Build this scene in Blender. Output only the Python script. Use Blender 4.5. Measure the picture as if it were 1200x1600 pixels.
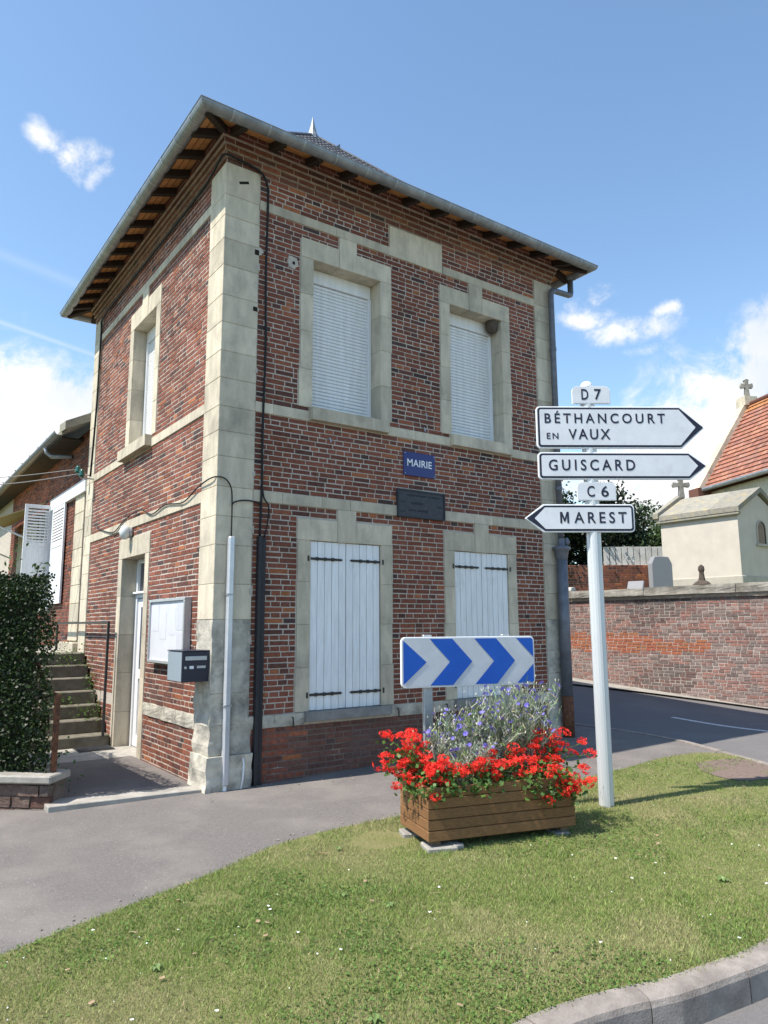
import bpy, bmesh, math, random
import numpy as np
from mathutils import Vector, Matrix
from mathutils.geometry import delaunay_2d_cdt
for o in list(bpy.data.objects): bpy.data.objects.remove(o)
random.seed(7); rng = np.random.default_rng(7)
S = bpy.context.scene; COL = S.collection
PI = math.pi
# ------------------------------------------------------------------ camera
CAM = Vector((-2.918, -7.044, 1.6))
cd = bpy.data.cameras.new('camera'); cam = bpy.data.objects.new('camera', cd); COL.objects.link(cam)
pitch, roll, ang = math.radians(8.77), math.radians(.27), math.radians(54.45)
fh = Vector((math.cos(ang), math.sin(ang), 0)); rt = Vector((math.sin(ang), -math.cos(ang), 0)); up = Vector((0, 0, 1))
F = fh*math.cos(pitch)+up*math.sin(pitch); U0 = -fh*math.sin(pitch)+up*math.cos(pitch)
R_ = rt*math.cos(roll)-U0*math.sin(roll); U_ = U0*math.cos(roll)+rt*math.sin(roll)
cam.matrix_world = Matrix(((R_.x, U_.x, -F.x, CAM.x), (R_.y, U_.y, -F.y, CAM.y), (R_.z, U_.z, -F.z, CAM.z), (0, 0, 0, 1)))
cd.sensor_fit = 'VERTICAL'; cd.sensor_height = 24; cd.lens = 1142/1600*24; cd.clip_end = 3000; cd.clip_start = .05
S.camera = cam
S.render.resolution_x, S.render.resolution_y = 768, 1024
# ------------------------------------------------------------------ light
SUN_EL, SUN_AZ = math.radians(57.5), math.radians(-9.5)      # direction the light travels: +X, a little -Y
trav = Vector((math.cos(SUN_AZ)*math.cos(SUN_EL), math.sin(SUN_AZ)*math.cos(SUN_EL), -math.sin(SUN_EL)))
sd = bpy.data.lights.new('sun', 'SUN'); sd.energy = 5.0; sd.angle = math.radians(.53); sd.color = (1, .94, .84)
sun = bpy.data.objects.new('sun', sd); COL.objects.link(sun)
sun.rotation_euler = trav.to_track_quat('-Z', 'Y').to_euler(); sun.location = (-20, 4, 30)
W = bpy.data.worlds.new('World'); S.world = W; W.use_nodes = True
wn, wl = W.node_tree.nodes, W.node_tree.links
for n in list(wn): wn.remove(n)
def WN(t, **k):
    n = wn.new(t)
    for a, b in k.items(): setattr(n, a, b)
    return n
def wmath(op, a, b=None, clamp=False):
    n = WN('ShaderNodeMath', operation=op, use_clamp=clamp)
    for i, v in enumerate((a, b)):
        if v is None: continue
        if isinstance(v, (int, float)): n.inputs[i].default_value = v
        else: wl.new(v, n.inputs[i])
    return n.outputs[0]
sky = WN('ShaderNodeTexSky', sky_type='NISHITA'); sky.sun_disc = False
sky.sun_elevation = SUN_EL
tosun = -trav; sky.sun_rotation = math.atan2(tosun.x, tosun.y)
sky.altitude = 60; sky.air_density = 1.0; sky.dust_density = .25; sky.ozone_density = .75
tc = WN('ShaderNodeTexCoord'); nv = tc.outputs['Generated']
def dirpix(px, py):          # direction of a cloud in the sky, from the picture it was seen in
    d = F + R_*((px-600)/1142) - U_*((py-800)/1142); return d.normalized()
blobs = [(72, 208, 36, 24, .72), (118, 236, 42, 22, .66), (160, 266, 26, 16, .5),
 (10, 660, 110, 70, 1.6), (75, 690, 80, 55, 1.45), (-60, 700, 160, 130, 1.35), (-40, 560, 60, 40, .6),
 (945, 455, 28, 16, .66), (925, 492, 58, 20, .68), (985, 512, 60, 26, .78), (1032, 480, 24, 16, .64), (1015, 550, 42, 14, .55),
 (1190, 600, 60, 45, .9), (1140, 700, 120, 80, 1.25), (1060, 690, 110, 70, 1.1), (1000, 770, 140, 80, 1.05), (1240, 640, 160, 120, 1.2), (1045, 612, 100, 20, .55), (960, 620, 50, 20, .4)]
nz = WN('ShaderNodeTexNoise'); nz.inputs['Scale'].default_value = 15; nz.inputs['Detail'].default_value = 8; nz.inputs['Roughness'].default_value = .68
nz.inputs['Distortion'].default_value = .35
wl.new(nv, nz.inputs['Vector'])
wz = WN('ShaderNodeTexNoise'); wz.inputs['Scale'].default_value = 9; wz.inputs['Detail'].default_value = 5; wl.new(nv, wz.inputs['Vector'])
wsb = WN('ShaderNodeVectorMath', operation='MULTIPLY_ADD'); wl.new(wz.outputs['Color'], wsb.inputs[0]); wsb.inputs[1].default_value = (.09, .09, .09); wsb.inputs[2].default_value = (-.045, -.045, -.045)
wad = WN('ShaderNodeVectorMath', operation='ADD'); wl.new(nv, wad.inputs[0]); wl.new(wsb.outputs[0], wad.inputs[1]); nvw = wad.outputs[0]
acc = None
for px, py, a, b, wgt in blobs:
    d = dirpix(px, py); t1 = d.cross(Vector((0, 0, 1))).normalized(); t2 = t1.cross(d)
    def dot(v):
        n = WN('ShaderNodeVectorMath', operation='DOT_PRODUCT'); wl.new(nvw, n.inputs[0]); n.inputs[1].default_value = v; return n.outputs['Value']
    du = wmath('DIVIDE', dot(t1), a/1150*1.25); dv = wmath('DIVIDE', dot(t2), b/1150*1.25)
    r2 = wmath('ADD', wmath('MULTIPLY', du, du), wmath('MULTIPLY', dv, dv))
    g_ = wmath('MULTIPLY', wmath('EXPONENT', wmath('MULTIPLY', r2, -1.0)), wgt)
    acc = g_ if acc is None else wmath('MAXIMUM', acc, g_)
dF0 = WN('ShaderNodeVectorMath', operation='DOT_PRODUCT'); wl.new(nv, dF0.inputs[0]); dF0.inputs[1].default_value = F
acc = wmath('MULTIPLY', acc, wmath('GREATER_THAN', dF0.outputs['Value'], 0))
# scattered fair-weather cloud over the rest of the sky
nb = WN('ShaderNodeTexNoise'); nb.inputs['Scale'].default_value = 2.1; nb.inputs['Detail'].default_value = 3; wl.new(nv, nb.inputs['Vector'])
mpb = WN('ShaderNodeMapRange'); mpb.inputs[1].default_value = .56; mpb.inputs[2].default_value = .8; mpb.inputs[3].default_value = 0; mpb.inputs[4].default_value = .8
wl.new(nb.outputs['Fac'], mpb.inputs[0])
dF = WN('ShaderNodeVectorMath', operation='DOT_PRODUCT'); wl.new(nv, dF.inputs[0]); dF.inputs[1].default_value = F
awm = WN('ShaderNodeMapRange', interpolation_type='SMOOTHSTEP'); awm.inputs[1].default_value = .74; awm.inputs[2].default_value = .5; wl.new(dF.outputs['Value'], awm.inputs[0]); away = awm.outputs[0]
acc = wmath('MAXIMUM', acc, wmath('MULTIPLY', mpb.outputs[0], away))
nm = wmath('MULTIPLY', wmath('SUBTRACT', nz.outputs['Fac'], .5), 2.9)
dens = wmath('ADD', acc, wmath('MULTIPLY', nm, wmath('MULTIPLY', acc, 1.0)))
mp = WN('ShaderNodeMapRange', interpolation_type='SMOOTHSTEP'); mp.inputs[1].default_value = .34; mp.inputs[2].default_value = .92; wl.new(dens, mp.inputs[0])
# thin contrails low on the left
def trail(p, q, wd, amt, prev):
    a, b = dirpix(*p), dirpix(*q); n_ = a.cross(b).normalized(); m_ = (a+b).normalized()
    n1 = WN('ShaderNodeVectorMath', operation='DOT_PRODUCT'); wl.new(nv, n1.inputs[0]); n1.inputs[1].default_value = n_
    n2 = WN('ShaderNodeVectorMath', operation='DOT_PRODUCT'); wl.new(nv, n2.inputs[0]); n2.inputs[1].default_value = m_
    q1 = wmath('DIVIDE', n1.outputs['Value'], wd); e = wmath('EXPONENT', wmath('MULTIPLY', wmath('MULTIPLY', q1, q1), -1))
    k = wmath('GREATER_THAN', n2.outputs['Value'], math.cos(math.acos(max(-1, min(1, a.dot(b))))/2*1.6))
    return wmath('MAXIMUM', prev, wmath('MULTIPLY', wmath('MULTIPLY', e, k), amt))
cl = mp.outputs[0]
cl = trail((-60, 482), (150, 556), .0028, .24, cl); cl = trail((-60, 566), (140, 606), .0045, .26, cl); cl = trail((-80, 365), (110, 440), .006, .10, cl)
ns = WN('ShaderNodeTexNoise'); ns.inputs['Scale'].default_value = 5; ns.inputs['Detail'].default_value = 6; wl.new(nv, ns.inputs['Vector'])
crp = WN('ShaderNodeMix', data_type='RGBA'); crp.inputs[6].default_value = (3.7, 4.0, 4.4, 1); crp.inputs[7].default_value = (5.1, 5.05, 5.05, 1)
mpc = WN('ShaderNodeMapRange'); mpc.inputs[1].default_value = .36; mpc.inputs[2].default_value = .58; wl.new(ns.outputs['Fac'], mpc.inputs[0]); wl.new(mpc.outputs[0], crp.inputs[0])
mix = WN('ShaderNodeMix', data_type='RGBA'); wl.new(cl, mix.inputs[0]); tint = WN('ShaderNodeMix', data_type='RGBA', blend_type='MULTIPLY'); tint.inputs[0].default_value = 1; wl.new(sky.outputs[0], tint.inputs[6]); tint.inputs[7].default_value = (1.02, 1.11, 1.11, 1); wl.new(tint.outputs[2], mix.inputs[6]); wl.new(crp.outputs[2], mix.inputs[7])
bg = WN('ShaderNodeBackground'); bg.inputs[1].default_value = .15; wl.new(mix.outputs[2], bg.inputs[0])
wo = WN('ShaderNodeOutputWorld'); wl.new(bg.outputs[0], wo.inputs[0])
S.render.engine = 'CYCLES'
vs = S.view_settings; vs.view_transform = 'Standard'; vs.look = 'None'; vs.exposure = .60; vs.gamma = 1; vs.use_curve_mapping = False

# ------------------------------------------------------------------ materials
def mat(name, c1, c2=None, scale=8, c3=None, scale3=1.3, lo3=.5, hi3=.7, rough=.85, bump=0, bscale=60, objv=0, metal=0,
        attr=None, objcol=False, spec=.3, stretch=None, lo=.35, hi=.65, detail=5, trans=0, speck=None):
    m = bpy.data.materials.new(name); m.use_nodes = True; nt = m.node_tree; N, L = nt.nodes, nt.links
    b = N['Principled BSDF']; b.inputs['Roughness'].default_value = rough; b.inputs['Metallic'].default_value = metal
    b.inputs['Specular IOR Level'].default_value = spec
    geo = N.new('ShaderNodeNewGeometry'); vec = geo.outputs['Position']
    if stretch:
        mp_ = N.new('ShaderNodeMapping'); L.new(vec, mp_.inputs['Vector'])
        mp_.inputs['Rotation'].default_value = (0, 0, stretch[3] if len(stretch) > 3 else 0); mp_.inputs['Scale'].default_value = stretch[:3]; svec = mp_.outputs[0]
    else: svec = vec
    def noise(sc, v=vec, det=detail):
        n = N.new('ShaderNodeTexNoise'); n.inputs['Scale'].default_value = sc; n.inputs['Detail'].default_value = det; n.inputs['Roughness'].default_value = .6
        L.new(v, n.inputs['Vector']); return n.outputs['Fac']
    def rng_(f, a, c_, t0=0, t1=1):
        r = N.new('ShaderNodeMapRange'); r.inputs[1].default_value = a; r.inputs[2].default_value = c_; r.inputs[3].default_value = t0; r.inputs[4].default_value = t1
        L.new(f, r.inputs[0]); return r.outputs[0]
    def mixc(f, a, c_, mode='MIX'):
        x = N.new('ShaderNodeMix'); x.data_type = 'RGBA'; x.blend_type = mode
        for i, v in ((0, f), (6, a), (7, c_)):
            if isinstance(v, (int, float)): x.inputs[i].default_value = v
            elif isinstance(v, tuple): x.inputs[i].default_value = (*v[:3], 1)
            else: L.new(v, x.inputs[i])
        return x.outputs[2]
    cur = tuple(c1)
    if attr:
        a = N.new('ShaderNodeAttribute'); a.attribute_name = attr; cur = a.outputs['Color']
    if objcol:
        a = N.new('ShaderNodeObjectInfo'); cur = a.outputs['Color']
    if c2:
        f = rng_(noise(scale, svec), lo, hi)
        if attr or objcol: cur = mixc(1.0, cur, mixc(f, (1, 1, 1), c2), 'MULTIPLY')
        else: cur = mixc(f, cur, c2)
    if c3: cur = mixc(rng_(noise(scale3, vec, 6), lo3, hi3, 0, .85), cur, c3)
    if speck: cur = mixc(rng_(noise(speck[0], vec, 2), speck[1], speck[1]+.06), cur, speck[2])
    if objv:
        oi = N.new('ShaderNodeObjectInfo'); f = rng_(oi.outputs['Random'], 0, 1, 1-objv, 1+objv)
        cmb = N.new('ShaderNodeCombineColor')
        for i in range(3): L.new(f, cmb.inputs[i])
        cur = mixc(1.0, cur, cmb.outputs[0], 'MULTIPLY')
    if isinstance(cur, tuple): b.inputs['Base Color'].default_value = (*cur[:3], 1)
    else: L.new(cur, b.inputs['Base Color'])
    if bump:
        bp = N.new('ShaderNodeBump'); bp.inputs['Strength'].default_value = bump; bp.inputs['Distance'].default_value = .01
        L.new(noise(bscale, svec if stretch else vec, 6), bp.inputs['Height']); L.new(bp.outputs[0], b.inputs['Normal'])
    if trans:
        out = N['Material Output']; tr = N.new('ShaderNodeBsdfTranslucent'); mx = N.new('ShaderNodeMixShader'); mx.inputs[0].default_value = trans
        if isinstance(cur, tuple): tr.inputs[0].default_value = (*cur[:3], 1)
        else: L.new(cur, tr.inputs[0])
        L.new(b.outputs[0], mx.inputs[1]); L.new(tr.outputs[0], mx.inputs[2]); L.new(mx.outputs[0], out.inputs['Surface'])
    return m
M = {}
M['brick'] = mat('brick_single', (1, 1, 1), (.66, .6, .6), 22, (.16, .11, .095), .9, .60, .85, rough=.9, bump=.5, bscale=90, objcol=True)
M['bricks'] = mat('brick_mass', (1, 1, 1), (.66, .6, .6), 22, (.16, .11, .095), .9, .60, .85, rough=.9, bump=.5, bscale=90, attr='Col')
M['mortar'] = mat('mortar', (.52, .46, .395), (.40, .35, .30), 14, (.27, .225, .185), 1.1, .56, .8, rough=.95, bump=.5, bscale=120)
M['mortar_dark'] = mat('old_mortar_eave_shade', (.46, .375, .295), (.30, .24, .19), 12, rough=.95, bump=.4)  # older brown mortar, with the shade under the eaves mixed into its colour
M['mortar_base'] = mat('mortar_render_smear', (.18, .14, .12), (.12, .092, .08), 5, (.34, .29, .25), 2.2, .60, .75, rough=.95, bump=.5)
M['stone'] = mat('limestone', (.60, .525, .405), (.46, .405, .315), 3, (.27, .24, .195), 2.3, .50, .78, rough=.92, bump=.8, bscale=14, objv=.13, stretch=(3.2, 3.2, .9), speck=(55, .68, (.3, .28, .24)))
M['stone_worn'] = mat('worn_limestone', (.56, .52, .44), (.37, .345, .295), 7, (.17, .16, .14), 3.2, .50, .66, rough=.95, bump=1.0, bscale=30, objv=.08)
M['sill'] = mat('grey_sill_stone', (.27, .26, .25), (.19, .185, .18), 9, rough=.9, bump=.4, objv=.06)
M['white'] = mat('white_paint', (.80, .805, .82), (.68, .685, .69), 4, (.50, .50, .49), 2.5, .60, .85, rough=.5, bump=.10, bscale=12, stretch=(9, 9, .8), spec=.4, objv=.02)
M['pvc'] = mat('white_pvc', (.80, .80, .81), (.70, .70, .70), 3, stretch=(6, 6, .5), rough=.35, spec=.45)
M['iron'] = mat('black_iron', (.018, .018, .022), (.04, .034, .03), 40, rough=.55, spec=.4)
M['zinc'] = mat('weathered_zinc', (.30, .315, .325), (.21, .22, .23), 9, (.42, .43, .43), 3, .55, .75, rough=.48, metal=.55, spec=.5)
M['lead_pipe'] = mat('grey_pipe_paint', (.155, .165, .195), (.11, .115, .135), 10, rough=.5, metal=.2, spec=.5)
M['rust'] = mat('rust', (.19, .075, .035), (.07, .035, .025), 25, rough=.9, bump=.5)
M['rafter'] = mat('dark_stained_rafter', (.045, .03, .022), (.025, .018, .014), 20, rough=.85, stretch=(1, 1, 6))
M['soffit'] = mat('pine_soffit', (.62, .31, .12), (.48, .22, .08), 9, rough=.7, bump=.15, objv=.12)
M['slate'] = mat('slate', (.075, .074, .088), (.12, .118, .135), 6, rough=.55, spec=.45, bump=.2)
M['asphalt'] = mat('asphalt_pavement', (.185, .166, .156), (.145, .13, .123), 45, (.235, .21, .19), 1.3, .46, .68, rough=.95, bump=.8, bscale=200, speck=(85, .635, (.33, .31, .29)))
M['road'] = mat('asphalt_road', (.165, .155, .153), (.135, .128, .129), 50, (.195, .183, .175), .6, .5, .7, rough=.95, bump=.5, bscale=220, speck=(150, .70, (.36, .35, .34)))
M['paint_line'] = mat('road_marking', (.66, .66, .65), (.50, .49, .48), 25, rough=.8)
M['concrete'] = mat('concrete', (.37, .345, .305), (.28, .26, .235), 9, (.20, .188, .165), 2.1, .52, .7, rough=.95, bump=.5, bscale=70, objv=.06)
M['step'] = mat('mossy_step_concrete', (.20, .18, .145), (.13, .118, .09), 10, (.085, .085, .045), 3.1, .54, .7, rough=.95, bump=.6, bscale=50, objv=.06)
M['kerb'] = mat('kerb_concrete', (.31, .27, .24), (.215, .185, .165), 9, (.14, .12, .105), 3.5, .50, .70, rough=.95, bump=.55, bscale=90, objv=.06)
M['soil'] = mat('soil', (.16, .115, .085), (.11, .08, .06), 20, rough=1, bump=.8, bscale=60)
M['redgravel'] = mat('reddish_gravel', (.21, .155, .13), (.15, .11, .092), 25, rough=1, bump=.8, bscale=120)
M['lawn'] = mat('lawn_soil_and_thatch', (.15, .16, .055), (.21, .19, .085), 5, (.28, .22, .135), 1.1, .58, .74, rough=1, bump=.9, bscale=130, speck=(60, .66, (.22, .19, .10)))
M['field'] = mat('rough_grass_ground', (.09, .12, .04), (.14, .14, .06), 3, rough=1)
M['grass'] = mat('grass_blades', (1, 1, 1), attr='Col', rough=.7, trans=.32, spec=.2)
M['leaf'] = mat('leaf_green', (1, 1, 1), attr='Col', rough=.5, trans=.25, spec=.35)
M['petal'] = mat('red_petals', (.80, .022, .016), (.88, .07, .045), 55, rough=.55, trans=.25)
M['blue'] = mat('violet_blue_petals', (.16, .13, .56), (.24, .19, .62), 80, rough=.6, trans=.2)
M['daisy'] = mat('white_petals', (.8, .8, .76), rough=.7)
M['planter'] = mat('brown_stained_pine', (.245, .125, .052), (.155, .075, .031), 7, (.30, .17, .08), 2.5, .55, .75, rough=.72, bump=.25, bscale=30, stretch=(1.2, 14, 26, math.radians(13.5)), objv=.10)
M['wood_old'] = mat('old_wood', (.2, .14, .085), (.13, .09, .06), 14, rough=.9)
M['signwhite'] = mat('sign_white_sheeting', (.64, .65, .68), (.57, .58, .61), 5, (.47, .475, .49), 6.5, .57, .8, rough=.38, spec=.4)
M['chevwhite'] = mat('sign_grey_white_sheeting', (.57, .58, .61), (.50, .51, .54), 7, (.40, .41, .42), 5, .6, .85, rough=.4, spec=.4)
M['signrim'] = mat('sign_white_rim', (.76, .77, .79), rough=.4)
M['signblack'] = mat('sign_blue_black_print', (.016, .017, .035), rough=.4)
M['signblue'] = mat('sign_blue_sheeting', (.008, .085, .43), (.010, .095, .46), 8, rough=.38)
M['polewhite'] = mat('pale_aluminium_mast', (.60, .61, .62), (.57, .58, .59), 2, rough=.42, metal=.25, spec=.5)
M['galv'] = mat('galvanised_steel', (.42, .44, .46), (.34, .355, .37), 18, rough=.45, metal=.6)
M['enamel'] = mat('blue_enamel', (.008, .011, .13), rough=.22, spec=.5)
M['bronze'] = mat('dark_bronze', (.030, .033, .042), (.05, .054, .066), 25, rough=.55, spec=.4, bump=.3)
M['bronze_hi'] = mat('dark_bronze_raised', (.022, .024, .032), rough=.5, spec=.4)
M['anthracite'] = mat('anthracite_paint', (.018, .021, .038), rough=.35, spec=.45)
M['mbside'] = mat('letter_box_lit_side', (.25, .30, .345), rough=.45)  # letter box side lighter than its front: sunlight put into the tone
M['aluminium'] = mat('brushed_aluminium', (.50, .51, .53), (.44, .45, .47), 15, rough=.4, metal=.5)
M['paper'] = mat('pinned_paper', (.62, .63, .67), (.57, .58, .62), 5, rough=.5)
M['paper2'] = mat('printed_paper', (.58, .59, .63), (.47, .48, .52), 60, rough=.7)
M['glass_dark'] = mat('dark_glass', (.025, .03, .036), rough=.08, spec=.6)
M['glass_milk'] = mat('milky_lamp_glass', (.62, .65, .64), rough=.25, spec=.5)
M['cable'] = mat('black_cable', (.012, .012, .013), rough=.6)
M['cablegrey'] = mat('grey_cable', (.25, .245, .24), rough=.6)
M['blackconduit'] = mat('black_conduit', (.022, .022, .027), (.03, .03, .036), 12, rough=.5)
M['whiteconduit'] = mat('pale_metal_conduit', (.60, .61, .65), (.53, .54, .58), 10, rough=.32, metal=.4)
M['insul'] = mat('green_glass_insulator', (.015, .10, .075), rough=.12, spec=.6)
M['mud'] = mat('dried_mud', (.12, .095, .075), (.07, .055, .045), 30, rough=1, bump=1)
M['cream'] = mat('cream_render', (.56, .505, .435), (.50, .45, .39), 2.5, (.42, .38, .33), 1.0, .56, .78, rough=.95, bump=.3, bscale=60)
M['cream_base'] = mat('grey_cream_plinth', (.45, .41, .345), (.38, .35, .30), 4, rough=.95, bump=.3)
M['lichen'] = mat('lichened_stone_roof', (.30, .275, .215), (.22, .21, .185), 9, (.40, .31, .15), 2.4, .56, .7, rough=.95, bump=.5, bscale=40, objv=.08)
M['tile'] = mat('red_roof_tiles', (1, 1, 1), (.68, .62, .6), 10, attr='Col', rough=.85, bump=.3)
M['greystone'] = mat('grey_granite', (.27, .27, .285), (.22, .22, .23), 60, rough=.7, bump=.2)
M['palestone'] = mat('pale_grave_stone', (.55, .53, .49), (.42, .40, .37), 14, rough=.85, bump=.3)
M['darkstone'] = mat('dark_grave_stone', (.09, .085, .09), (.06, .06, .065), 20, rough=.5)
M['coping'] = mat('mossy_coping', (.34, .315, .275), (.22, .205, .18), 8, (.16, .145, .12), 2.1, .5, .68, rough=.95, bump=.8, bscale=40, objv=.08)
M['bark'] = mat('bark', (.11, .085, .065), (.06, .048, .04), 18, rough=.95, bump=.7)
M['panel'] = mat('pale_fence_panel', (.58, .57, .54), (.47, .46, .44), 5, rough=.9, objv=.05)
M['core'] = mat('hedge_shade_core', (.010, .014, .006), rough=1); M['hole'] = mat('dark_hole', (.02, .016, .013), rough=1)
M['awning'] = mat('yellow_awning', (.52, .40, .20), (.44, .33, .16), 4, rough=.9)
M['brown'] = mat('dark_brown_paint', (.05, .025, .018), rough=.6)
M['mesh_mat'] = mat('metal_foot_mat', (.10, .10, .105), (.06, .06, .065), 60, rough=.6, metal=.4)

# ------------------------------------------------------------------ mesh helpers
class MB:
    def __init__(s): s.v = []; s.f = []; s.c = []
    def add(s, vs, fs, col=None):
        n = len(s.v); s.v += [tuple(p) for p in vs]; s.f += [tuple(n+i for i in q) for q in fs]
        if col is not None: s.c += [col]*len(vs)
        return s
    def box(s, x0, x1, y0, y1, z0, z1, m=None, col=None):
        vs = [(x0, y0, z0), (x1, y0, z0), (x1, y1, z0), (x0, y1, z0), (x0, y0, z1), (x1, y0, z1), (x1, y1, z1), (x0, y1, z1)]
        if m is not None: vs = [m @ Vector(p) for p in vs]
        return s.add(vs, [(0, 3, 2, 1), (4, 5, 6, 7), (0, 1, 5, 4), (1, 2, 6, 5), (2, 3, 7, 6), (3, 0, 4, 7)], col)
    def tube(s, pts, r, n=8, cap=True):
        pts = [Vector(p) for p in pts]; rs = r if isinstance(r, (list, tuple)) else [r]*len(pts); rings = []
        prev = None
        for i, p in enumerate(pts):
            t = (pts[min(i+1, len(pts)-1)]-pts[max(i-1, 0)]).normalized()
            if prev is None: a = t.orthogonal().normalized()
            else: a = (prev-t*prev.dot(t)).normalized()
            prev = a; b = t.cross(a); rings.append([p+(a*math.cos(2*PI*k/n)+b*math.sin(2*PI*k/n))*rs[i] for k in range(n)])
        vs = [q for rr in rings for q in rr]; fs = []
        for i in range(len(pts)-1):
            for k in range(n): fs.append((i*n+k, i*n+(k+1) % n, (i+1)*n+(k+1) % n, (i+1)*n+k))
        if cap: fs += [tuple(range(n))[::-1], tuple((len(pts)-1)*n+k for k in range(n))]
        return s.add(vs, fs)
    def lathe(s, prof, c, n=16, m=None):
        vs = []; fs = []
        for r, z in prof:
            for k in range(n): vs.append(Vector((c[0]+r*math.cos(2*PI*k/n), c[1]+r*math.sin(2*PI*k/n), c[2]+z)))
        for i in range(len(prof)-1):
            for k in range(n): fs.append((i*n+k, i*n+(k+1) % n, (i+1)*n+(k+1) % n, (i+1)*n+k))
        if m is not None: vs = [m @ p for p in vs]
        return s.add(vs, fs)
    def prism(s, poly, d0, d1, m):          # poly in local (x,z); extruded along local y from d0 to d1
        n = len(poly); vs = [m @ Vector((p[0], d0, p[1])) for p in poly]+[m @ Vector((p[0], d1, p[1])) for p in poly]
        fs = [tuple(range(n)), tuple(range(2*n-1, n-1, -1))]+[(i, n+i, n+(i+1) % n, (i+1) % n) for i in range(n)]
        return s.add(vs, fs)
    def build(s, name, m, parent=None, smooth=False, bevel=0, rough=0, kind=None):
        me = bpy.data.meshes.new(name); me.from_pydata(s.v, [], s.f)
        if s.c:
            ca = me.color_attributes.new('Col', 'FLOAT_COLOR', 'POINT')
            ca.data.foreach_set('color', np.array([(*c[:3], 1) for c in s.c], dtype=np.float32).ravel())
        if bevel or rough:
            bm = bmesh.new(); bm.from_mesh(me)
            if rough:
                bmesh.ops.subdivide_edges(bm, edges=bm.edges[:], cuts=5, use_grid_fill=True)
                for v in bm.verts:
                    p = v.co*9
                    v.co += Vector((math.sin(p.y*1.3+p.z*1.7)+math.sin(p.x*2.9+p.z*3.1), math.sin(p.x*1.5+p.z*1.9)+math.sin(p.y*2.7-p.z*2.3), .3*math.sin(p.x*2+p.y*2)))*rough
                    v.co += v.normal*random.uniform(-rough, rough)*.6
            if bevel: bmesh.ops.bevel(bm, geom=bm.edges[:], offset=bevel, segments=1, affect='EDGES')
            bmesh.ops.recalc_face_normals(bm, faces=bm.faces[:]); bm.to_mesh(me); bm.free()
        if smooth:
            for p in me.polygons: p.use_smooth = True
        me.materials.append(M[m] if isinstance(m, str) else m)
        o = bpy.data.objects.new(name, me); COL.objects.link(o)
        if parent is not None: setpar(o, parent)
        if kind: o['kind'] = kind
        return o
def setpar(o, p):
    o.parent = p; o.matrix_parent_inverse = WM[p.name].inverted() if p.name in WM else Matrix()
WM = {}
def thing(name, label, cat, loc=(0, 0, 0), group=None):
    o = bpy.data.objects.new(name, None); COL.objects.link(o); o.location = loc; o.empty_display_size = .2
    WM[o.name] = Matrix.Translation(loc); return tag(o, label, cat, group)
def tag(o, label, cat, group=None):
    o['label'] = label; o['category'] = cat
    if group: o['group'] = group
    return o
def struct(o): o['kind'] = 'structure'; return o
def quick(name, verts, faces, m, cols=None, parent=None, kind=None):
    me = bpy.data.meshes.new(name); verts = np.asarray(verts, dtype=np.float32); faces = np.asarray(faces, dtype=np.int32); k = faces.shape[1]
    me.vertices.add(len(verts)); me.vertices.foreach_set('co', verts.ravel())
    me.loops.add(faces.size); me.loops.foreach_set('vertex_index', faces.ravel())
    me.polygons.add(len(faces)); me.polygons.foreach_set('loop_start', np.arange(0, faces.size, k, dtype=np.int32))
    me.polygons.foreach_set('loop_total', np.full(len(faces), k, dtype=np.int32)); me.update()
    if cols is not None:
        ca = me.color_attributes.new('Col', 'FLOAT_COLOR', 'POINT'); c4 = np.ones((len(verts), 4), np.float32); c4[:, :3] = cols
        ca.data.foreach_set('color', c4.ravel())
    me.materials.append(M[m]); o = bpy.data.objects.new(name, me); COL.objects.link(o)
    if parent is not None: setpar(o, parent)
    if kind: o['kind'] = kind
    return o
def cards(pos, size, cols, normal_bias=None, aspect=1.0, shape=4):
    """leaf faces: folded diamond/oval quads with random orientation"""
    n = len(pos); a = rng.normal(size=(n, 3))
    if normal_bias is not None: a = a+normal_bias
    a /= np.linalg.norm(a, axis=1)[:, None]+1e-9
    t = rng.normal(size=(n, 3)); t -= (t*a).sum(1)[:, None]*a; t /= np.linalg.norm(t, axis=1)[:, None]+1e-9
    b = np.cross(a, t); s = np.asarray(size).reshape(-1, 1)*np.ones((n, 1))
    p0 = pos-t*s*.5; p1 = pos+b*s*.5*aspect*.8+t*s*.08; p2 = pos+t*s*.55-a*s*.12; p3 = pos-b*s*.5*aspect*.8+t*s*.08
    v = np.stack([p0, p1, p2, p3], 1).reshape(-1, 3); f = np.arange(4*n).reshape(-1, 4)
    return v, f, np.repeat(cols, 4, 0)
def text_mesh(s, space=1.0, bold=0):
    c = bpy.data.curves.new('t', 'FONT'); c.body = s; c.space_character = space; c.resolution_u = 4; c.offset = bold
    o = bpy.data.objects.new('t', c); COL.objects.link(o); dg = bpy.context.evaluated_depsgraph_get(); dg.update()
    me = bpy.data.meshes.new_from_object(o.evaluated_get(dg)); bpy.data.objects.remove(o); bpy.data.curves.remove(c); return me
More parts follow.
